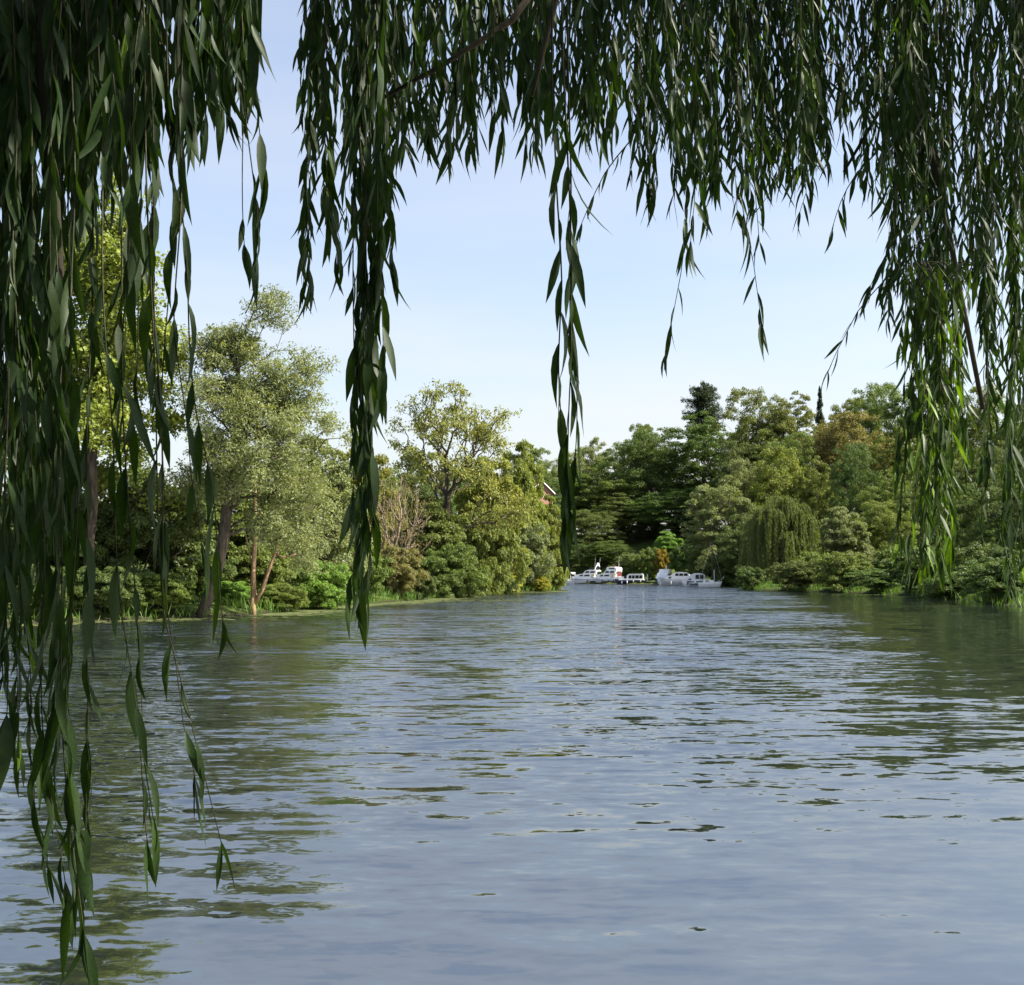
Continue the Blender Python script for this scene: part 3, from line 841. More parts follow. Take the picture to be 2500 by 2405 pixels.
# yellow-green maple at the far left, behind the willow curtain
bx, by = (215 - CX) / FPX * 70, 70.0
skel_tree('maple_tree', 'tall yellow-green maple behind the left willow curtain', (bx, by, gz(bx, by)),
          [(0, 0, -0.4), (0.1, 0, 2), (0.0, 0.2, 4), (0.2, 0.1, 6), (0.1, 0, 8.5), (0.3, 0.1, 11), (0.2, 0, 14), (0.1, 0, 18), (0, 0, 21)],
          (0.4, 0, 14.2), (4.6, 4.6, 11.0), 1150, 61, (0.150, 0.190, 0.034), 0.25, 40, 0.33, (0.6, 0.95), shell=0.3, lobes=0.3, droop=0.25, zmin=-0.95, clump=12, sig=0.55)
# leaning grey-green tree
bx, by = (488 - CX) / FPX * 70.5, 70.5
q = lambda px, py, dy=0.0: tuple(at(px, py, by + dy) - np.array([bx, by, 0.25]))
skel_tree('leaning_tree', 'tall grey-green tree with dark leaning trunk on the left bank', (bx, by, 0.25),
          [(0, 0, -0.5), q(515, 1440), q(535, 1370), q(548, 1300), q(553, 1240, .2), q(568, 1180, .4), q(580, 1100, .5), q(585, 1000, .6), q(580, 900, .4), q(570, 810, .4)],
          (3.1, 0.5, 10.6), (4.9, 4.2, 7.6), 1900, 62, (0.160, 0.190, 0.080), 0.23, 30, 0.22, (0.22, 0.4), shell=0.25, lobes=0.22,
          r_tip=0.010, expo=0.455, droop=0.2, zmin=-0.75, clump=12, sig=0.42, extra=[((5.4, 0.2, 5.2), (2.8, 2.4, 2.4), 260), ((1.0, 0.6, 15.2), (2.2, 2.0, 3.0), 160)])
# the ash tree in the middle
bx, by = (1088 - CX) / FPX * 140, 140.0
g = gz(bx, by)
skel_tree('ash_tree', 'open-crowned ash tree with visible branches in the middle of the left bank', (bx, by, g),
          [(0, 0, -0.4), (-0.1, 0, 2), (0, 0, 4.5), (-0.1, 0.1, 7), (0.1, 0, 9), (0.2, 0, 11), (0.25, 0, 14)],
          (0.8, 0, 15.8), (7.0, 6.2, 8.8), 520, 63, (0.175, 0.195, 0.05), 0.36, 22, 0.32, (0.35, 0.6), shell=0.5, lobes=0.13,
          r_tip=0.026, expo=0.43, droop=0.6, zmin=-0.55, bf=0.62, jit=0.14, clump=4, sig=0.55, extra=[((6.5, 0, 9.2), (4.2, 3.2, 2.8), 110), ((-5.5, 0, 8.5), (3.0, 3, 2.5), 60)])
# bare brown shrub left of the ash
bx, by = (962 - CX) / FPX * 115, 115.0
skel_tree('bare_shrub', 'bare brown many-stemmed shrub left of the ash tree', (bx, by, gz(bx, by)),
          [(0, 0, -0.3), (0.1, 0, 0.5), (0.1, 0, 1.2), (0.15, 0, 2.2)], (0.2, 0, 6.4), (3.3, 2.5, 5.0), 340, 64, (0.13, 0.11, 0.04), 0.22, 9, 0.25, (0.3, 0.5),
          bark=M_DEAD, shell=0.35, r_tip=0.022, expo=0.40, bf=0.75, drop=0.55, zmin=-0.6)
# bare orange stems at the water
bx, by = (616 - CX) / FPX * 74.5, 74.5
o = tag(empty('bare_tree', (bx, by, 0.1)), 'two bare orange-lit stems rising from one stump on the left bank', 'tree')
q = lambda px, py, dy=0.0: at(px, py, by + dy) - np.array([bx, by, 0.1])
MB().tube([q(616, 1512), q(617, 1470), q(621, 1440)], [0.24, 0.20, 0.14], 8).build('stump', M_BARK_PALE, o, True)
MB().tube([q(619, 1460), q(618, 1400, -.1), q(621, 1340), q(624, 1280, .1), q(622, 1220), q(625, 1170, .1)], [0.17, 0.15, 0.14, 0.13, 0.10, 0.05], 7).build('stem', M_BARK_PALE, o, True)
s2 = MB().tube([q(620, 1475), q(640, 1440, -.1), q(655, 1395, -.2), q(672, 1350, -.2), q(684, 1310, -.3), q(695, 1275, -.3)], [0.15, 0.12, 0.11, 0.09, 0.07, 0.03], 7).build('stem', M_BARK_PALE, o, True)
MB().tube([q(672, 1350, -.2), q(690, 1362, -.3), q(715, 1356, -.4), q(722, 1352, -.4)], [0.07, 0.06, 0.05, 0.03], 6).build('side_branch', M_BARK_PALE, s2, True)
MB().tube([q(619, 1400), q(608, 1345, .1), q(598, 1300, .2), q(592, 1270, .2)], [0.06, 0.05, 0.035, 0.015], 5).build('side_branch', M_BARK_PALE, s2, True)

# grasses and reeds on the left bank: too many to count
def reeds(seg, label, thick, seed):
    rg = np.random.default_rng(seed)
    C, D_, N_, L_, W_ = [], [], [], [], []
    for i in range(len(seg) - 1):
        a, b = seg[i], seg[i + 1]
        ln = np.linalg.norm(b - a); m = int(ln * thick)
        t = rg.uniform(size=m)
        nn = np.array([-(b - a)[1], (b - a)[0]]) / ln
        P = a + t[:, None] * (b - a) + nn * (rg.normal(size=m) * 0.7 + np.where(signed_dist(np.array([(a + nn)[0]]), np.array([(a + nn)[1]]))[0] > 0, 0.7, -0.7))[:, None]
        dn = 0.5 + 0.5 * np.sin(P[:, 1] * 0.9) * np.cos(P[:, 0] * 1.3)
        keep = rg.uniform(size=m) < dn
        P = P[keep]; m = len(P)
        h = rg.uniform(0.35, 1.15, m)
        z = ground_z(P[:, 0], P[:, 1])
        z = np.maximum(z, -0.1)
        d = nrm(np.stack([rg.normal(size=m) * 0.3, rg.normal(size=m) * 0.3, np.ones(m)], 1))
        C.append(np.stack([P[:, 0], P[:, 1], z], 1) + d * (h / 2)[:, None]); D_.append(d); L_.append(h); W_.append(rg.uniform(0.03, 0.07, m))
        N_.append(nrm(np.stack([rg.normal(size=m), rg.normal(size=m), 0.2 * np.ones(m)], 1)))
    C, D_, N_, L_, W_ = map(np.concatenate, (C, D_, N_, L_, W_))
    me = diamonds('reeds', C, D_, N_, L_, W_, np.clip(0.5 + rg.normal(size=len(C)) * 0.2, 0, 1), M_REED)
    tag(link('reeds', me), label, 'reeds', kind='stuff')
reeds(RIVER[22:34], 'reeds and long grass fringing the left bank', 60, 71)
reeds(RIVER[5:14], 'dark reeds and long grass fringing the right bank', 60, 73)

# floating duckweed: one flake is a small flat hexagon
def duckweed():
    rg = np.random.default_rng(72)
    P = []
    seg = RIVER[22:33]
    for i in range(len(seg) - 1):
        a, b = seg[i], seg[i + 1]
        ln = np.linalg.norm(b - a); m = int(ln * (90 if i < 8 else 26))
        t = rg.uniform(size=m)
        nn = np.array([(b - a)[1], -(b - a)[0]]) / ln
        if signed_dist(np.array([((a + b) / 2 + nn)[0]]), np.array([((a + b) / 2 + nn)[1]]))[0] > 0: nn = -nn
        wd = 1.0 + 1.2 * math.sin(i * 2.1) ** 2
        P.append(a + t[:, None] * (b - a) + nn * np.abs(rg.normal(size=m) * wd)[:, None])
    def patch(px, py, rx, ry, m):
        d = CAMH * FPX / (py - 1400); c = np.array([(px - CX) / FPX * d, d])
        P.append(c + rg.normal(size=(m, 2)) * np.array([rx, ry]))
    patch(2240, 1452, 4.0, 1.2, 500); patch(2300, 1456, 3.0, 1.0, 300); patch(2340, 1679, 0.28, 0.10, 26); patch(2200, 1690, 0.7, 0.5, 14)
    patch(2330, 1990, 0.3, 0.06, 8); patch(1250, 1466, 5, 2.0, 260); patch(250, 1780, 1.2, 2.0, 60)
    P = np.concatenate(P)
    n = len(P)
    d = P[:, 1]
    r = np.where(d > 45, rg.uniform(0.06, 0.24, n), rg.uniform(0.004, 0.014, n))
    ang = np.arange(6) * math.pi / 3
    a0 = rg.uniform(0, 6.28, n)
    V = np.stack([P[:, :1] + r[:, None] * np.cos(ang + a0[:, None]), P[:, 1:] + r[:, None] * np.sin(ang + a0[:, None]),
                  np.broadcast_to(0.006 + rg.uniform(0, 0.012, n)[:, None], (n, 6))], -1).reshape(-1, 3)
    me = mesh_np('duckweed', V, np.arange(6 * n), np.full(n, 6), M_WEED, fattrs={'var': rg.uniform(0.2, 0.9, n)})
    tag(link('duckweed', me), 'pale green duckweed floating along the left bank and in patches', 'duckweed', kind='stuff')
duckweed()

# ------------------------------------------------------------------ boats, local x forward, z = 0 at the water
def hull(o, L, B, zs, zb, mat, name='hull', sheer=0.0):
    """hull lofted through stations with raked bow; open side closed by a deck"""
    V, F = [], []
    st = np.linspace(0, 1, 13)
    for t in st:
        b = B / 2 * (0.86 + 0.14 * min(1, t / 0.3)) if t < 0.45 else B / 2 * max(0.0, 1 - ((t - 0.45) / 0.55) ** 2.3)
        z = zs + (zb - zs) * t ** 1.8
        x = -L / 2 + L * t
        rk = 0.10 * L * t ** 4
        bw = b * (0.80 - 0.35 * t)
        for sgn in (1, -1):
            V += [(x, sgn * b, z), (x - rk * 0.3, sgn * b * 0.97, z * 0.6), (x - rk, sgn * bw, 0.02), (x - rk * 1.4, sgn * bw * 0.6, -0.3)]
    for i in range(12):
        a, c = i * 8, (i + 1) * 8
        for k in range(3):
            F.append((a + k, c + k, c + k + 1, a + k + 1))
            F.append((a + 4 + k, a + 5 + k, c + 5 + k, c + 4 + k))
        F.append((a, a + 4, c + 4, c))
        F.append((a + 3, c + 3, c + 7, a + 7))
    F.append((0, 1, 2, 3, 7, 6, 5, 4))
    return MB().add(V, F).build(name, mat, o)

def windows(o, spans, y, z0, z1, slope=0.0, mat=None, name='window'):
    for x0, x1 in spans:
        for sgn in (1, -1):
            MB().prism([(x0, z0), (x1, z0), (x1 - slope, z1), (x0 - slope * 0.2, z1)], sgn * y, sgn * (y + 0.025)).build(name, mat or M_GLASS, o)

def end_window(o, x, y, z0, z1, thick=0.03, mat=None, name='windscreen', lean=0.0):
    b = MB()
    b.add([(x, -y, z0), (x, y, z0), (x + lean, y * 0.92, z1), (x + lean, -y * 0.92, z1),
           (x + thick, -y, z0), (x + thick, y, z0), (x + lean + thick, y * 0.92, z1), (x + lean + thick, -y * 0.92, z1)],
          [(0,1,2,3),(4,7,6,5),(0,4,5,1),(1,5,6,2),(2,6,7,3),(3,7,4,0)])
    return b.build(name, mat or M_GLASS, o)

def fender(o, x, y, z, mat):
    ang = np.linspace(0, math.pi, 6)
    pts = [(x, y, z - 0.35 * math.cos(a)) for a in ang]
    MB().tube(pts, [0.03, 0.10, 0.13, 0.13, 0.10, 0.03], 8).build('fender', mat, o, True)

def rail(o, pts, h, r=0.02):
    b = MB(); P = [np.array(p, float) for p in pts]
    b.tube([p + [0, 0, h] for p in P], r, 5)
    for p in P: b.tube([p, p + [0, 0, h]], r, 4)
    return b.build('guard_rail', M_STEEL, o)

def boat(name, label, px, d, heading, cat='boat'):
    o = empty(name, ((px - CX) / FPX * d, d, 0.0), heading)
    return tag(o, label, cat, 'boats moored below the wooded hill')

# 1 small day boat with canopy
o = boat('day_boat', 'small white day boat with canopy, leftmost of the moored boats', 1386, 297, R(140))
hull(o, 5.4, 2.1, 0.75, 1.0, M_GEL); MB().box((0, 0, 0.62), (5.0, 2.13, 0.10)).build('rubbing_strake', M_GREYHULL, o)
MB().prism([(-1.6, 2.55), (-1.5, 2.72), (0.2, 2.85), (0.9, 2.70), (0.9, 2.55)], -0.95, 0.95).build('canopy', M_GEL, o)
b = MB()
for x in (-1.5, 0.8):
    for y in (-0.9, 0.9): b.tube([(x + (0.35 if x > 0 else 0), y, 0.8), (x, y, 2.6)], 0.05, 5)
b.build('canopy_frame', M_GEL, o)
end_window(o, 1.25, 0.9, 1.0, 1.9, lean=-0.35); windows(o, [(-1.4, 1.0)], 0.92, 1.3, 2.5)
MB().prism([(0.4, 0.9), (1.5, 0.9), (1.2, 1.35), (0.4, 1.35)], -0.85, 0.85).build('cuddy', M_GEL, o)

# 2 cruiser with radar arch and two aerials
def cruiser(name, label, px, d, hd, arch, stern, fend):
    o = boat(name, label, px, d, hd)
    hull(o, 9.6, 3.3, 1.15, 1.75, M_GEL)
    MB().box((-0.6, 0, 1.0), (7.6, 3.36, 0.10)).build('rubbing_strake', M_BLUE, o)
    MB().prism([(-1.2, 1.2), (3.3, 1.5), (2.2, 2.25), (1.1, 2.4), (-1.2, 2.4)], -1.35, 1.35).build('cabin', M_GEL, o)
    MB().prism([(-2.6, 2.42), (0.9, 2.42), (0.2, 3.15), (-0.6, 3.35), (-2.4, 3.35), (-2.8, 3.1)], -1.25, 1.25).build('upper_cabin', M_GEL, o)
    windows(o, [(-0.9, 0.6), (0.8, 1.8)], 1.352, 1.8, 2.2, 0.25)
    windows(o, [(-2.2, -0.9), (-0.75, 0.4)], 1.252, 2.6, 3.05, 0.35)
    end_window(o, 0.82, 1.05, 2.5, 3.1, lean=-0.56)
    MB().prism([(-4.6, 1.16), (-2.7, 1.16), (-2.7, 1.75), (-4.4, 1.65)], -1.5, 1.5).build('cockpit', stern, o)
    end_window(o, -2.86, 1.0, 1.3, 3.0, mat=M_GLASS if stern is M_CREAM else M_MAROON, name='cockpit_door')
    MB().box((-4.62, 0, 1.35), (0.14, 2.7, 0.35)).build('stern_seat', stern, o)
    if arch:
        b = MB()
        b.tube([(-2.2, -1.2, 3.3), (-2.5, -1.0, 4.2), (-2.5, -0.6, 4.35), (-2.5, 0.6, 4.35), (-2.5, 1.0, 4.2), (-2.2, 1.2, 3.3)], 0.12, 6)
        b.build('radar_arch', M_GEL, o)
        MB().tube([(-2.5, 0, 4.35), (-2.5, 0, 4.8), (-2.5, 0, 5.0)], [0.3, 0.32, 0.1], 10).build('radar_dome', M_GEL, o)
        MB().prism([(-2.6, 3.36), (-0.5, 3.36), (-0.9, 3.95), (-2.6, 3.95)], -1.0, 1.0).build('flybridge_screen', M_GLASS, o)
        for y in (-1.15, 1.15): MB().tube([(-2.2, y, 3.3), (-2.5, y * 1.25, 6.2)], [0.045, 0.02], 5).build('aerial', M_STEEL, o)
    else:
        MB().prism([(-2.9, 3.36), (0.1, 3.36), (-0.2, 3.95), (-1.0, 4.05), (-2.7, 3.9)], -1.15, 1.15).build('flybridge', M_GEL, o)
        windows(o, [(-2.3, -0.6)], 1.152, 3.5, 3.8, 0.2)
        MB().tube([(-2.3, -0.6, 3.9), (-2.4, -0.6, 6.4)], [0.05, 0.02], 5).build('aerial', M_STEEL, o)
        MB().tube([(-1.6, 0.4, 4.0), (-1.6, 0.4, 4.3), (-1.6, 0.4, 4.4)], [0.25, 0.25, 0.1], 10).build('radar_dome', M_MAROON, o)
    rail(o, [(4.4, 0, 1.7), (3.2, -1.0, 1.5), (1.5, -1.5, 1.35), (0, -1.6, 1.25)], 0.6)
    rail(o, [(4.4, 0, 1.7), (3.2, 1.0, 1.5), (1.5, 1.5, 1.35), (0, 1.6, 1.25)], 0.6)
    for x in fend: fender(o, x, 1.78, 0.6, M_NAVY)
    return o
cruiser('motor_cruiser', 'white motor cruiser with radar arch and two tall aerials', 1436, 294, R(152), True, M_CREAM, (-3.0, -0.5))
cruiser('motor_cruiser', 'white flybridge cruiser with single aerial next to the navy-hulled boat', 1487, 288, R(140), False, M_GEL, (-3.4, -2.4, -1.0, 0.8))

# 4 navy hulled river cruiser
o = boat('river_cruiser', 'long low river cruiser with navy hull and white windowed cabin', 1538, 279, R(170))
hull(o, 7.2, 2.7, 0.95, 1.25, M_NAVY)
MB().box((-0.3, 0, 1.02), (5.9, 2.72, 0.09)).build('rubbing_strake', M_GEL, o)
MB().prism([(-3.0, 1.06), (2.5, 1.1), (1.9, 1.75), (0.9, 1.9), (0.3, 2.32), (-2.4, 2.42), (-3.0, 2.2)], -1.15, 1.15).build('cabin', M_GEL, o)
MB().prism([(-2.9, 2.38), (-2.6, 2.48), (0.2, 2.40), (0.4, 2.30)], -1.2, 1.2).build('cabin_roof', M_GEL, o)
windows(o, [(-2.75, -2.1), (-2.0, -1.2), (-1.1, -0.45), (-0.35, 0.3), (0.75, 1.35)], 1.152, 1.35, 2.05, 0.06)
for x in (-2.4, -0.8, 0.6, 1.8): fender(o, x, 1.42 - 0.1 * max(0, x), 0.55, M_GEL)
rail(o, [(3.2, 0, 1.2), (2.5, 0.7, 1.15), (1.6, 1.15, 1.1)], 0.5)

# 5 white boat with blue bow, behind the grey one
o = boat('white_cruiser', 'white cruiser with blue-marked bow half hidden behind the grey-hulled boat', 1620, 262, R(250))
hull(o, 7.5, 2.9, 1.2, 1.7, M_GEL)
MB().box((-0.6, 0, 0.98), (5.6, 2.93, 0.28)).build('bow_stripe', M_BLUE, o)
MB().prism([(-3.0, 1.2), (2.4, 1.45), (1.4, 2.4), (0.4, 2.7), (-3.0, 2.7)], -1.15, 1.15).build('cabin', M_GEL, o)
MB().prism([(-2.8, 2.72), (0.2, 2.72), (-0.2, 3.4), (-2.6, 3.4)], -1.05, 1.05).build('flybridge', M_GEL, o)
windows(o, [(-2.4, -1.2), (-1.0, 0.3)], 1.152, 1.9, 2.45, 0.2); end_window(o, 1.42, 0.9, 1.9, 2.4, lean=-0.3)
MB().tube([(-2.4, 0, 3.4), (-2.4, 0, 4.3)], [0.09, 0.06], 6).build('light_post', M_GEL, o)
for x in (1.2, -0.4): fender(o, x, 1.5, 0.6, M_BLUE)

# 6 grey hull cruiser
o = boat('grey_cruiser', 'cruiser with pale grey hull and arched white cabin in the right boat group', 1650, 247, R(166))
hull(o, 6.3, 2.6, 1.15, 1.45, M_GREYHULL)
MB().box((-0.4, 0, 1.14), (5.2, 2.63, 0.08)).build('rubbing_strake', M_GEL, o)
MB().prism([(-2.7, 1.2), (2.3, 1.35), (1.7, 1.95), (1.0, 2.1), (0.4, 2.6), (-0.8, 2.78), (-2.1, 2.68), (-2.7, 2.3)], -1.1, 1.1).build('cabin', M_GEL, o)
windows(o, [(-2.4, -1.6), (-1.5, -0.7), (-0.6, 0.1)], 1.102, 2.0, 2.5, 0.1); windows(o, [(0.9, 1.5)], 1.102, 1.5, 1.85, 0.2)
end_window(o, 0.95, 0.95, 2.12, 2.55, lean=-0.45)
rail(o, [(2.9, 0, 1.4), (2.2, 0.7, 1.35), (1.2, 1.15, 1.25)], 0.5)
for x in (-1.9, -0.6, 0.9): fender(o, x, 1.36, 0.6, M_GREYHULL)

# 7 white cabin boat with blue stripes
o = boat('cabin_boat', 'white cabin boat with two navy stripes and round white fender', 1697, 238, R(172))
hull(o, 5.4, 2.4, 0.95, 1.15, M_GEL)
MB().box((-0.5, 0, 0.92), (4.2, 2.43, 0.14)).build('stripe', M_NAVY, o)
MB().box((-0.7, 0, 0.35), (3.6, 2.41, 0.14)).build('stripe', M_NAVY, o)
MB().prism([(-2.0, 1.0), (1.9, 1.05), (1.6, 1.55), (1.0, 2.2), (0.2, 2.55), (-1.0, 2.55), (-1.8, 2.2)], -1.0, 1.0).build('cabin', M_GEL, o)
windows(o, [(-1.5, -0.75), (-0.65, 0.05)], 1.002, 1.45, 2.25, 0.05); windows(o, [(0.85, 1.4)], 1.002, 1.25, 1.5, 0.1)
end_window(o, -1.98, 0.7, 1.1, 2.1, name='cabin_door')
ang = np.linspace(0, math.pi, 8)
MB().tube([(0.1, 1.42, 0.75 - 0.27 * math.cos(a)) for a in ang], [max(0.02, 0.27 * math.sin(a)) for a in ang], 10).build('fender', M_GEL, o, True)
for x in (1.5, -1.9): fender(o, x, 1.25, 0.6, M_NAVY)

# 8 sailing boat with mast
o = boat('sailing_boat', 'small white sailing boat with tall mast, rightmost of the moored boats', 1733, 231, R(-12))
hull(o, 4.4, 1.7, 0.75, 1.05, M_GEL)
MB().prism([(-1.4, 0.8), (0.8, 0.9), (0.5, 1.25), (-1.2, 1.3)], -0.55, 0.55).build('cabin', M_GEL, o)
windows(o, [(-0.9, -0.2)], 0.552, 0.98, 1.18, 0.05)
MB().tube([(0.35, 0, 0.9), (0.35, 0, 4.5), (0.36, 0, 8.6)], [0.085, 0.07, 0.04], 8).build('mast', M_TIMBER, o)
MB().tube([(0.35, -0.75, 5.6), (0.35, 0.75, 5.6)], 0.04, 5).build('crosstree', M_STEEL, o)
MB().tube([(0.30, 0, 1.75), (-1.9, 0, 1.85)], 0.06, 6).build('boom', M_TIMBER, o)
MB().tube([(0.72, 0, 0.95), (0.72, 0, 3.2)], 0.05, 5).build('spar', M_WHITE, o)
b = MB()
for p in ((2.2, 0, 1.05), (-2.1, 0, 0.8)): b.tube([p, (0.35, 0, 8.4)], 0.012, 3)
b.build('stay', M_STEEL, o)
MB().tube([(1.3, 0.2, 1.0), (2.3, 0.3, 1.5), (2.5, 0.3, 1.9)], [0.05, 0.05, 0.12], 6).build('outboard_bracket', M_GREYHULL, o)

# timber quay the boats lie against, and two white posts on the lawn
a, c = np.array([44.6, 247.5]), np.array([12.0, 302.5])
ang = math.atan2(*(c - a)[::-1]); ln = np.linalg.norm(c - a)
o = tag(empty('timber_quay', (a[0], a[1], 0), ang), 'low dark timber quay behind the moored boats', 'quay')
npl = 26
mesh_plank = MB().box((0, 0, 0.15), (ln / npl - 0.04, 0.16, 0.9)).mesh('plank', M_TIMBER)
for i in range(npl):
    p = link('plank', mesh_plank, o); p.location = ((i + 0.5) * ln / npl, -0.4, 0)
MB().box((ln / 2, -0.45, 0.66), (ln, 0.34, 0.10)).build('cap_rail', M_TIMBER, o)
for px, d, h, lab in ((1571, 303, 2.5, 'taller left one of two white posts on the lawn by the boats'), (1580, 300, 1.7, 'shorter right one of two white posts on the lawn by the boats')):
    x = (px - CX) / FPX * d; g = gz(x, d)
    o = tag(empty('white_post', (x, d, g)), lab, 'post', 'white posts')
    MB().tube([(0, 0, -0.2), (0, 0, h * 0.97), (0, 0, h)], [0.17, 0.17, 0.09], 8).build('shaft', M_WHITE, o)
    MB().box((0, 0, h * 0.55), (0.4, 0.4, 0.12)).build('collar', M_WHITE, o)

# ------------------------------------------------------------------ house on the far bank
d = 340.0
hx = (1300 - CX) / FPX * d; hg = gz(hx, d)
zt = at(1304, 1178, d)[2]
o = tag(empty('house', (hx, d, hg), R(28)), 'house with brown tiled gable roof and white bargeboards among the far trees', 'house')
hw, hl = 3.6, 5.0
ev = zt - 3.0
MB().box((0, 0, (ev - hg) / 2 - 0.25), (hw * 2, hl * 2, ev - hg + 0.5)).build('wall', M_BRICK, o)
zl = zt - hg; el = ev - hg
MB().add([(-hw, -hl, el), (hw, -hl, el), (0, -hl, zl - 0.1), (-hw, -hl + .2, el), (hw, -hl + .2, el), (0, -hl + .2, zl - 0.1)], [(0, 1, 2), (3, 5, 4), (0, 3, 4, 1), (1, 4, 5, 2), (2, 5, 3, 0)]).build('gable_wall', M_BRICK, o)
rf = None
for sg in (-1, 1):
    e = (sg * (hw + 0.5), el - 0.42); t = (0, zl)
    rf = MB().prism([e, t, (t[0], t[1] + 0.2), (e[0], e[1] + 0.2)], -hl - 0.5, hl + 0.5).build('roof', M_ROOF, o)
    MB().prism([(e[0], e[1] - 0.1), (t[0], t[1] - 0.1), (t[0], t[1] + 0.22), (e[0], e[1] + 0.22)], -hl - 0.62, -hl - 0.502).build('bargeboard', M_WHITE, o)
MB().box((-1.2, 1.5, zl + 0.2), (0.8, 0.8, 2.4)).build('chimney', M_BRICK, rf)
for x in (-1.2, 1.2):
    w = MB().box((x, -hl - 0.02, el - 1.3), (1.1, 0.05, 1.3)).build('window', M_WHITE, o)
    MB().box((x, -hl - 0.05, el - 1.3), (0.9, 0.02, 1.1)).build('pane', M_GLASS, w)

# ------------------------------------------------------------------ the willow the camera stands under
RGW = np.random.default_rng(99)
WBASE = np.array([3.2, -3.2, 0.85])
willow = tag(empty('willow_tree', WBASE), 'big weeping willow whose dark leafy strands hang in front of the river', 'tree')
WINV = Matrix.Translation(Vector(-WBASE))
def wlink(name, me):
    o = link(name, me, willow); o.matrix_parent_inverse = WINV
    return o
MB().tube([WBASE + [0, 0, -0.4], WBASE + [0.02, 0, 0.3], WBASE + [0.1, 0.1, 1.8], WBASE + [0, 0.4, 3.4], WBASE + [-0.2, 0.8, 4.6]], [0.75, 0.52, 0.45, 0.42, 0.3], 14).build('trunk', M_BARK, None, True)
bpy.context.view_layer.update()
tr = COL.objects[-1]; tr.parent = willow; tr.matrix_parent_inverse = WINV
WTOP = WBASE + [0, 0.4, 3.4]
for e, r in (((-1.6, 2.6, 5.4), .16), ((-0.6, 3.2, 5.2), .13), ((0.5, 4.2, 5.9), .15), ((1.8, 5.2, 6.2), .16), ((3.0, 5.2, 5.8), .13), ((-3.6, 1.2, 5.6), .14),
             ((6.2, 2.5, 6.2), .15), ((0.5, -1.5, 9.5), .16), ((5.5, -5.5, 8.0), .15), ((-1.5, -4.5, 7.0), .14), ((3.4, 1.0, 9.0), .16)):
    e = np.array(e)
    m = WTOP * 0.45 + e * 0.55 + np.array([0, 0, 1.2])
    mb = MB(); t = np.linspace(0, 1, 9)[:, None]
    pts = (1 - t) ** 2 * WTOP + 2 * t * (1 - t) * m + t * t * e
    mb.tube(pts, np.linspace(r * 1.4, r * 0.3, 9), 8)
    wlink('limb', mb.mesh('limb', M_BARK, True))
for pts, r in (([(905, -260), (906, 0), (900, 140), (895, 260)], .022), ([(1330, -60), (1250, 50), (1080, 160), (915, 250)], .010), ([(1380, -150), (1358, 0), (1325, 130), (1300, 235)], .009),
               ([(2190, -150), (2215, 120), (2240, 267), (2285, 410), (2330, 640), (2400, 1000)], .018), ([(2330, -60), (2290, 100), (2160, 250), (2060, 420)], .011),
               ([(1830, -120), (1795, 0), (1790, 150), (1780, 300)], .008), ([(130, -300), (110, 200), (140, 700), (130, 1120)], .02)):
    dd = 2.2 if pts[0][0] < 400 else (2.9 if pts[0][0] < 1500 else 4.3)
    P = np.array([at(x, y, dd) for x, y in pts])
    wlink('branch', MB().tube(P, np.linspace(r, r * 0.45, len(P)), 7).mesh('branch', M_BARK, True))

# leaf templates: lanceolate blade along +X, folded at the midrib, drooping
def leaf_template(bend, fold, width, twist, sickle=0.0):
    st = np.array([0, 0.07, 0.22, 0.42, 0.62, 0.82, 1.0])
    wd = np.array([0.12, 0.42, 0.86, 1.0, 0.80, 0.40, 0.0]) * width / 2
    V, F = [], []
    for s, w in zip(st, wd):
        z = -bend * s * s; a = twist * s
        for k in (-1, 0, 1):
            y = k * w
            zz = z + abs(k) * w * fold
            V.append((s, y * math.cos(a) + sickle * (s * s - 0.3 * s), zz + y * math.sin(a)))
    for i in range(len(st) - 1):
        for k in (0, 1):
            a = i * 3 + k
            F.append((a, a + 3, a + 4, a + 1))
    return np.array(V), np.array(F)
TEMPL = [leaf_template(*q) for q in ((0.12, 0.35, 0.165, 0.3, 0.10), (0.26, 0.25, 0.18, -0.5, -0.16), (-0.10, 0.4, 0.15, 0.9, 0.06), (0.42, 0.3, 0.14, -0.2, 0.0), (0.03, 0.15, 0.195, 0.1, -0.08), (0.20, 0.5, 0.17, -1.1, 0.20), (0.08, 0.7, 0.13, 1.6, -0.12), (0.34, 0.2, 0.16, 0.5, 0.26))]
TYEL = [mesh_np('leaf', V, F.ravel(), np.full(len(F), 4), M_WLEAF, True, fattrs={'var': np.full(len(F), 0.97)}) for V, F in TEMPL]
TMESH = [mesh_np('leaf', V, F.ravel(), np.full(len(F), 4), M_WLEAF, True, fattrs={'var': np.full(len(F), 0.22 + 0.08 * i)}) for i, (V, F) in enumerate(TEMPL)]

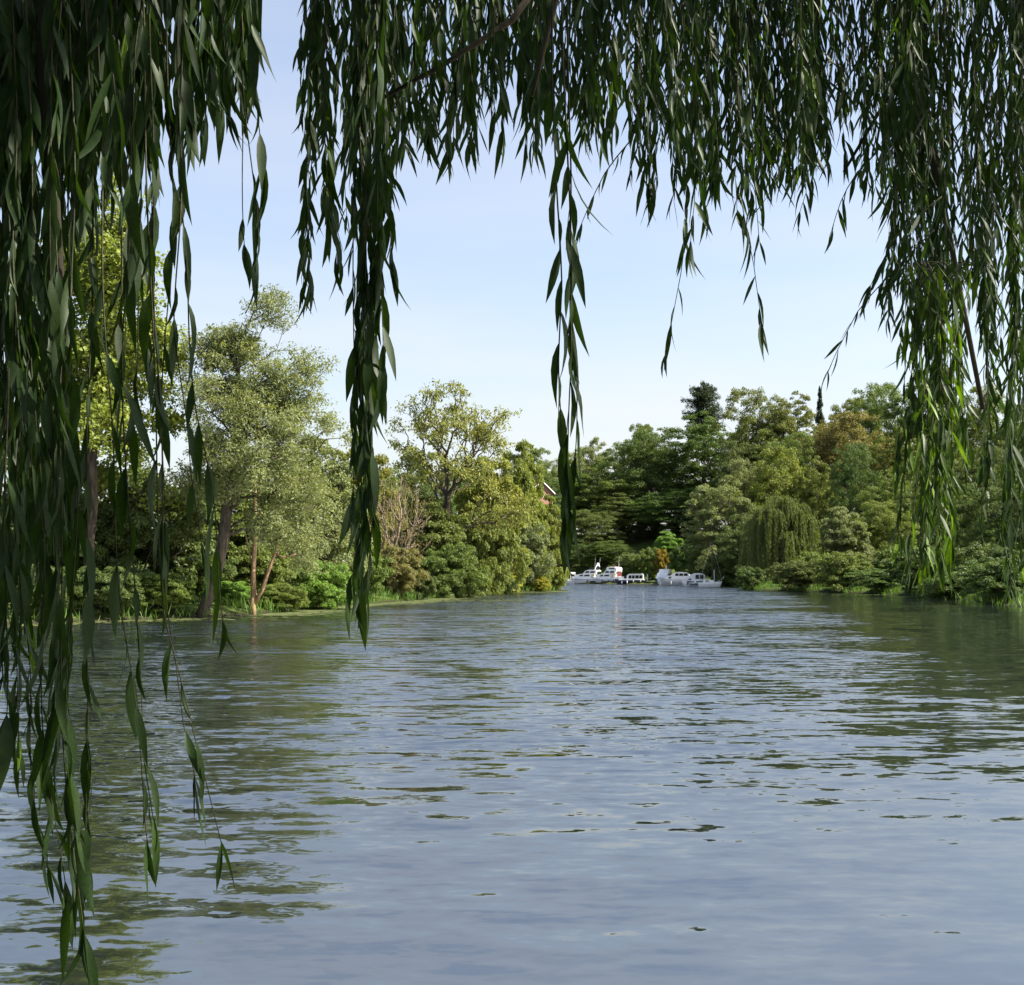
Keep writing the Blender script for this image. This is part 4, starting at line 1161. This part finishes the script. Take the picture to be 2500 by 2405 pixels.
LF = {'o': [], 'B': [], 't': [], 'v': [], 's': []}     # all willow leaves
STEMS = []                                             # (points, radius)
def strand(pts_px, d, leafL=0.105, gap=0.034, r=0.0016, d1=None, start=0.0, lone=0.0, yel=0.0, sway=5):
    """one hanging twig with alternate leaves; pts in photograph pixels, real depth d"""
    rg = RGW
    K = np.array(pts_px, float)
    s = np.concatenate([[0], np.cumsum(np.linalg.norm(np.diff(K, axis=0), axis=1))])
    n = max(8, int(s[-1] / 45))
    u = np.linspace(0, s[-1], n)
    X = np.interp(u, s, K[:, 0]); Y = np.interp(u, s, K[:, 1])
    ph = rg.uniform(0, 6.28)
    X = X + np.sin(u / rg.uniform(90, 200) + ph) * sway * np.linspace(0.2, 1, n)
    dd = np.linspace(d, d if d1 is None else d1, n) + np.sin(u / 170 + ph * 2) * 0.015
    P = np.array([at(x, y, z) for x, y, z in zip(X, Y, dd)])
    sid = len(STEMS)
    STEMS.append((P, np.linspace(r * 1.5, r * 0.6, n)))
    sl = np.concatenate([[0], np.cumsum(np.linalg.norm(np.diff(P, axis=0), axis=1))])
    q = np.arange(start * sl[-1] + rg.uniform(0, gap), sl[-1], gap)
    if lone: q = q[rg.uniform(size=len(q)) > lone]
    q = np.append(q, [sl[-1] - 0.004, sl[-1] - 0.001])
    m = len(q)
    O = np.stack([np.interp(q, sl, P[:, i]) for i in range(3)], 1)
    T = nrm(np.stack([np.interp(q, sl, np.gradient(P[:, i], sl)) for i in range(3)], 1))
    az = np.arange(m) * 2.5 + rg.normal(size=m) * 0.7 + ph
    rad = np.stack([np.cos(az), np.sin(az), np.zeros(m)], 1)
    sp = rg.uniform(0.08, 0.55, (m, 1)) * (0.75 if gap > 0.035 and d < 3.3 else (1.5 if d > 3.3 else 1.1))
    D = nrm(T * 0.75 + rad * sp + np.array([0, 0, -0.45]))
    N_ = nrm(rad * 0.9 + rg.normal(size=(m, 3)) * 0.55 + np.array([0, 0, 0.35]))
    S = nrm(np.cross(N_, D)); N_ = np.cross(D, S)
    Ln = leafL * rg.uniform(0.6, 1.25, m)
    slim = rg.uniform(0.75, 1.1, m) * (0.80 if d > 3.3 else 1.0)
    B = np.stack([D, S * slim[:, None], N_], -1) * Ln[:, None, None]
    LF['o'].append(O); LF['B'].append(B); LF['t'].append(rg.integers(0, len(TEMPL), m)); LF['s'].append(np.full(m, sid))
    v = np.clip(0.38 + rg.normal(size=m) * 0.16, 0, 0.82)
    v = np.where(rg.uniform(size=m) < yel, 0.97, v)
    LF['v'].append(v)

U = lambda a, b: float(RGW.uniform(a, b))
def curtain(n, x0, x1, top, b0, b1, d0, d1, leafL, gap=0.034, drift=45, yel=0.012, lone=0.0, y_lean=0.0):
    for _ in range(n):
        x = U(x0, x1); b = U(b0, b1)
        xb = x + U(-drift, drift) + y_lean
        strand([(x + U(-70, 70), top), (x, top * 0.5 + b * 0.3), ((x + xb) / 2, b * 0.7 + top * 0.3), (xb, b)], U(d0, d1), leafL * U(0.85, 1.15), gap, yel=yel, lone=lone)

# --- individually seen strands
for p, d, l, g, kw in [
 ([(1374, -250), (1376, 150), (1382, 400), (1392, 650), (1402, 880), (1392, 1080), (1380, 1240)], 2.25, .118, .050, dict(sway=9, start=.30)),
 ([(1352, -250), (1350, 200), (1355, 480), (1372, 700), (1370, 900), (1376, 1090), (1384, 1250)], 2.3, .110, .062, dict(sway=8, start=.30)),
 ([(1390, -250), (1386, 300), (1398, 640), (1405, 900), (1398, 1120)], 2.28, .118, .060, dict(sway=8, start=.35)),
 ([(885, -250), (880, 300), (885, 700), (880, 1000), (885, 1250), (890, 1440)], 2.6, .115, .036, dict(sway=12)),
 ([(905, -250), (905, 300), (915, 700), (895, 1000), (878, 1250), (870, 1400)], 2.65, .110, .040, dict(sway=12)),
 ([(870, -250), (868, 400), (890, 760), (885, 1050), (880, 1270), (872, 1430)], 2.7, .110, .045, dict(sway=12)),
 ([(920, -250), (925, 250), (920, 600), (905, 880), (900, 1150), (898, 1440)], 2.6, .110, .042, dict(sway=12)),
 ([(930, -250), (940, 250), (945, 520), (955, 640)], 2.7, .105, .034, {}),
 ([(760, -250), (765, 200), (755, 450), (750, 690)], 3.2, .095, .026, dict(sway=9)),
 ([(775, -250), (780, 200), (762, 450), (762, 710)], 3.25, .095, .028, dict(sway=9)),
 ([(745, -250), (750, 300), (742, 520), (745, 700)], 3.3, .090, .032, {}),
 ([(822, -250), (825, 200), (815, 430), (818, 620)], 3.0, .100, .050, {}),
 ([(1640, -200), (1660, 250), (1672, 480), (1665, 640), (1640, 800), (1632, 860)], 3.6, .120, .055, dict(lone=.1)),
 ([(1690, -200), (1690, 250), (1700, 480), (1690, 600)], 3.6, .120, .040, {}),
 ([(1790, -200), (1800, 250), (1815, 500), (1845, 650), (1862, 790)], 3.6, .105, .048, dict(lone=.1)),
 ([(1810, -200), (1830, 250), (1840, 480), (1850, 590)], 3.6, .105, .040, {}),
 ([(1560, 250), (1540, 340), (1480, 410), (1440, 490), (1412, 560)], 3.4, .075, .045, dict(lone=.15)),
 ([(1590, 250), (1582, 400), (1580, 500)], 3.8, .075, .030, dict(yel=.1)),
 ([(1930, 300), (1900, 420), (1870, 480), (1855, 500)], 4.0, .080, .04, {}),
 ([(2280, 560), (2180, 660), (2100, 750), (2050, 850), (2025, 910)], 3.9, .095, .035, dict(lone=.1)),
 ([(2300, 480), (2200, 560), (2150, 640), (2120, 700)], 3.9, .095, .040, {}),
 ([(2160, 350), (2080, 440), (2050, 500), (2030, 560)], 3.9, .11, .04, {}),
 ([(1960, -100), (1960, 300), (1965, 480), (1950, 520)], 3.9, .11, .03, {}),
 ([(600, -300), (590, 150), (605, 330), (625, 520), (620, 690)], 2.4, .105, .055, dict(lone=.15)),
 ([(640, -300), (620, 100), (622, 260), (640, 400)], 2.4, .115, .050, {}),
 ([(585, -300), (590, 200), (592, 380), (600, 600)], 2.4, .105, .090, dict(lone=.2)),
 ([(120, -300), (130, 800), (150, 1500), (175, 2000), (195, 2290)], 1.9, .105, .042, dict(sway=14)),
 ([(60, -300), (80, 800), (105, 1500), (120, 1900), (150, 2200)], 1.95, .100, .040, dict(sway=14)),
 ([(30, -300), (40, 800), (50, 1500), (90, 1900), (110, 2120)], 2.0, .100, .042, dict(sway=14)),
 ([(170, -300), (180, 800), (180, 1500), (165, 1850), (170, 2050)], 1.95, .100, .042, dict(sway=14)),
 ([(200, -300), (230, 800), (200, 1600), (215, 1950), (222, 2100)], 2.05, .100, .048, dict(sway=14)),
 ([(230, -300), (260, 900), (300, 1500), (340, 1850), (368, 2060)], 2.0, .100, .058, dict(sway=8, lone=.38)),
 ([(280, -300), (300, 900), (330, 1550), (350, 1850), (380, 2000)], 2.1, .095, .060, dict(sway=8, lone=.38)),
 ([(340, -300), (370, 800), (400, 1500), (470, 1800), (545, 2060)], 2.05, .100, .095, dict(sway=6, lone=.25)),
 ([(360, -300), (380, 800), (410, 1500), (440, 1750), (480, 1900)], 2.05, .110, .075, dict(sway=6, lone=.38)),
 ([(450, -300), (440, 500), (480, 1000), (520, 1250), (552, 1520)], 2.2, .110, .075, dict(sway=8)),
 ([(430, -300), (440, 400), (430, 800), (460, 1150), (500, 1330)], 2.2, .115, .060, dict(sway=8, lone=.38)),
 ([(400, -300), (420, 500), (400, 1000), (395, 1280)], 2.2, .120, .060, dict(sway=8, lone=.38)),
 ([(330, -300), (350, 500), (330, 900), (300, 1150)], 2.15, .120, .045, dict(sway=8, lone=.38)),
 ([(20, 900), (10, 1500), (15, 1750)], 1.9, .11, .07, dict(sway=8)),
]:
    strand(p, d, l, g, **kw)

# --- thick masses of foliage
curtain(29, -160, 70, -350, 900, 1500, 1.9, 2.8, .112, .032)
curtain(14, -60, 210, -350, 1450, 1850, 1.9, 2.5, .105, .042)
curtain(46, -120, 260, -350, 230, 480, 2.3, 3.4, .125, .026)
curtain(4, 110, 200, -350, 900, 1350, 2.0, 2.6, .115, .05)
curtain(22, 220, 400, -350, 140, 330, 2.0, 2.9, .125, .034)
curtain(3, 280, 440, -350, 650, 1050, 2.0, 2.5, .125, .075)
curtain(20, 380, 570, -350, 120, 300, 2.2, 3.0, .118, .036)
curtain(8, 540, 640, -350, 60, 190, 2.2, 2.9, .118, .045, drift=50)
curtain(7, 760, 800, -350, 60, 420, 2.9, 3.4, .10, .04)
curtain(15, 790, 960, -350, 200, 620, 2.7, 3.5, .105, .034)
curtain(4, 860, 930, -350, 700, 1000, 2.5, 2.9, .108, .040, drift=16)
curtain(3, 865, 905, -350, 1050, 1330, 2.5, 2.8, .105, .045, drift=12)
curtain(30, 950, 1330, -350, 180, 380, 2.8, 3.8, .105, .034)
curtain(16, 960, 1340, -350, 20, 220, 2.8, 3.9, .105, .032)
curtain(28, 1130, 1420, -350, 140, 330, 3.0, 4.0, .105, .030)
curtain(36, 1390, 1640, -350, 150, 330, 3.2, 4.2, .105, .032)
curtain(16, 1540, 1700, -350, 280, 470, 3.4, 4.3, .10, .030)
curtain(56, 1680, 2000, -350, 200, 440, 3.6, 4.8, .105, .032)
curtain(16, 1650, 1850, -350, 380, 520, 3.6, 4.4, .105, .032)
curtain(66, 1950, 2250, -350, 180, 460, 3.8, 5.2, .105, .032)
curtain(37, 2190, 2580, -350, 400, 900, 3.9, 5.4, .105, .031)
curtain(13, 2270, 2580, -350, 750, 1150, 4.0, 5.4, .105, .030)
curtain(26, 2200, 2330, -350, 600, 840, 4.0, 5.0, .10, .034, y_lean=-10)
curtain(8, 2300, 2440, -350, 950, 1250, 4.2, 5.0, .10, .036, yel=.01)
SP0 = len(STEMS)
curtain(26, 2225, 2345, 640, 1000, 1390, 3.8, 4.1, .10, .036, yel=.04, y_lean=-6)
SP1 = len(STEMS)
curtain(11, 2400, 2580, -350, 1100, 1440, 4.2, 5.4, .10, .032)
curtain(9, 2450, 2580, -350, 1300, 1490, 4.0, 5.0, .10, .036)

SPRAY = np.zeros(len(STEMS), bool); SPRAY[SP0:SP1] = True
O = np.concatenate(LF['o']); Bm = np.concatenate(LF['B']); Tt = np.concatenate(LF['t']); Vv = np.concatenate(LF['v']); Ss = np.concatenate(LF['s'])
# a gap in the leaves through which the sun reaches the lit spray
sc_ = at(2285, 1150, 3.95); sd = np.array(SDIR)
tt = (O - sc_) @ sd
off = np.linalg.norm(O - sc_ - tt[:, None] * sd, axis=1)
keep = ~((tt > 0.14) & (off < 0.33)) | SPRAY[Ss]
O, Bm, Tt, Vv, Ss = O[keep], Bm[keep], Tt[keep], Vv[keep], Ss[keep]
Vv = np.where(SPRAY[Ss] & (Vv < 0.9), np.clip(Vv + 0.42, 0, 0.93), Vv)      # sunlit look of the spray put into its leaf colour
mid = O + Bm[:, :, 0] * 0.5
mxp, myp, mf = topix(mid)
Ll = np.linalg.norm(Bm[:, :, 0], axis=1)
inside = (mxp > 20) & (mxp < 2480) & (myp > 20) & (myp < 2385)
# leaves that hang free (few others in front) show largest
dens = np.histogram2d(mxp, myp, bins=[np.arange(-400, 3000, 60), np.arange(-600, 2700, 60)])
ix = np.clip(((mxp + 400) // 60).astype(int), 0, dens[0].shape[0] - 1); iy = np.clip(((myp + 600) // 60).astype(int), 0, dens[0].shape[1] - 1)
score = np.where(inside, Ll / mf * FPX / (1 + 0.04 * dens[0][ix, iy]), 0)
own = np.argsort(-score)[:300]
is_own = np.zeros(len(O), bool); is_own[own] = True
twig_order = list(dict.fromkeys(Ss[own].tolist()))[:290]
if len(twig_order) < 290:
    twig_order += [i for i in range(len(STEMS)) if i not in set(twig_order)][:290 - len(twig_order)]
TW = {}
for sid in twig_order:
    P, r = STEMS[sid]
    TW[sid] = wlink('hanging_twig', MB().tube(P, r, 4).mesh('hanging_twig', M_TWIG, True))
rest = MB()
for sid in range(len(STEMS)):
    if sid not in TW: rest.tube(STEMS[sid][0], STEMS[sid][1], 3)
if rest.c: tag(wlink('fine_twigs', rest.mesh('fine_twigs', M_TWIG, True)), kind='stuff')
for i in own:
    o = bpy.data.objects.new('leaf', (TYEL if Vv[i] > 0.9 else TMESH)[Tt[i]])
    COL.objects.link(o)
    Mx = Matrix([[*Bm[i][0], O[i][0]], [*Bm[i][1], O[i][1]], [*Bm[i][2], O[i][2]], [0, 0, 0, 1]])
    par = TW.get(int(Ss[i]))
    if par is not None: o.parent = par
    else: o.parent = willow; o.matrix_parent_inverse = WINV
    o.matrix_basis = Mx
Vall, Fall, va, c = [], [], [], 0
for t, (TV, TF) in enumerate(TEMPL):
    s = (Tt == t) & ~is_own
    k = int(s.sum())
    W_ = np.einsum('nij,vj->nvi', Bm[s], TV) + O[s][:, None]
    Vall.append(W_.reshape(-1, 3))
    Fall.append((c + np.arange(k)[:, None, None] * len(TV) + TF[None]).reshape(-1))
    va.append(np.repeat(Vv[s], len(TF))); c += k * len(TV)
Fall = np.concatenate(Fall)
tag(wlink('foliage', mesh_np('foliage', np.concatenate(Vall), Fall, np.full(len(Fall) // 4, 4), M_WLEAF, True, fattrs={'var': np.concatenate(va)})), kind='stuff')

# the rest of the crown: above, behind and beside the camera
def upper_crown():
    rg = np.random.default_rng(101)
    C = []
    for _ in range(900):
        a = rg.uniform(0, 6.283); rr = math.sqrt(rg.uniform(0, 1))
        x, y = 1.8 + math.cos(a) * rr * 8.5, -1.8 + math.sin(a) * rr * 7.6
        z = 11.5 - 5.2 * rr ** 2.2 + rg.normal() * 0.6
        ln = rg.uniform(1.2, 3.2) if rr < 0.8 else rg.uniform(2.0, 6.0)
        m = int(ln * 26)
        t = np.linspace(0, 1, m)
        P = np.stack([x + rg.normal(size=m) * 0.14, y + rg.normal(size=m) * 0.14, z - ln * t], 1)
        C.append(P)
    for _ in range(320):                 # unseen skirt added beyond the left picture edge to darken the left strands
        x, y = rg.uniform(-5.5, -1.6), rg.uniform(-2.0, 4.0)
        z = rg.uniform(4.5, 7.0); ln = z - rg.uniform(0.8, 2.4); m = int(ln * 26)
        C.append(np.stack([x + rg.normal(size=m) * 0.12, y + rg.normal(size=m) * 0.12, z - ln * np.linspace(0, 1, m)], 1))
    C = np.concatenate(C)
    px, py, f = topix(C)
    vis = (C[:, 1] > 0.2) & (px > -260) & (px < 2760) & (py > -330)
    C = C[~vis & (C[:, 2] > 1.2)]
    near = np.linalg.norm(C - np.array([0, 0, 2.5]), axis=1) < 1.3
    # the crown is open to the sun over the right-hand curtain
    sd = np.array(SDIR)
    H_ = C - sd * ((C[:, 0] - 1.9) / sd[0])[:, None]
    gap_ = (C[:, 0] > 1.9) & (H_[:, 2] > 1.4) & (H_[:, 2] < 3.9) & (H_[:, 1] > 3.2) & (H_[:, 1] < 5.8) & (rg.uniform(size=len(C)) < 0.93)
    C = C[~near & ~gap_]
    n = len(C)
    D_ = nrm(np.array([0, 0, -1.0]) + rg.normal(size=(n, 3)) * 0.4); N_ = nrm(rg.normal(size=(n, 3)))
    me = diamonds('crown', C, D_, N_, rg.uniform(0.14, 0.24, n), rg.uniform(0.035, 0.06, n), np.clip(0.4 + rg.normal(size=n) * 0.15, 0, 0.85), M_WLEAF)
    tag(wlink('crown', me), kind='stuff')
upper_crown()
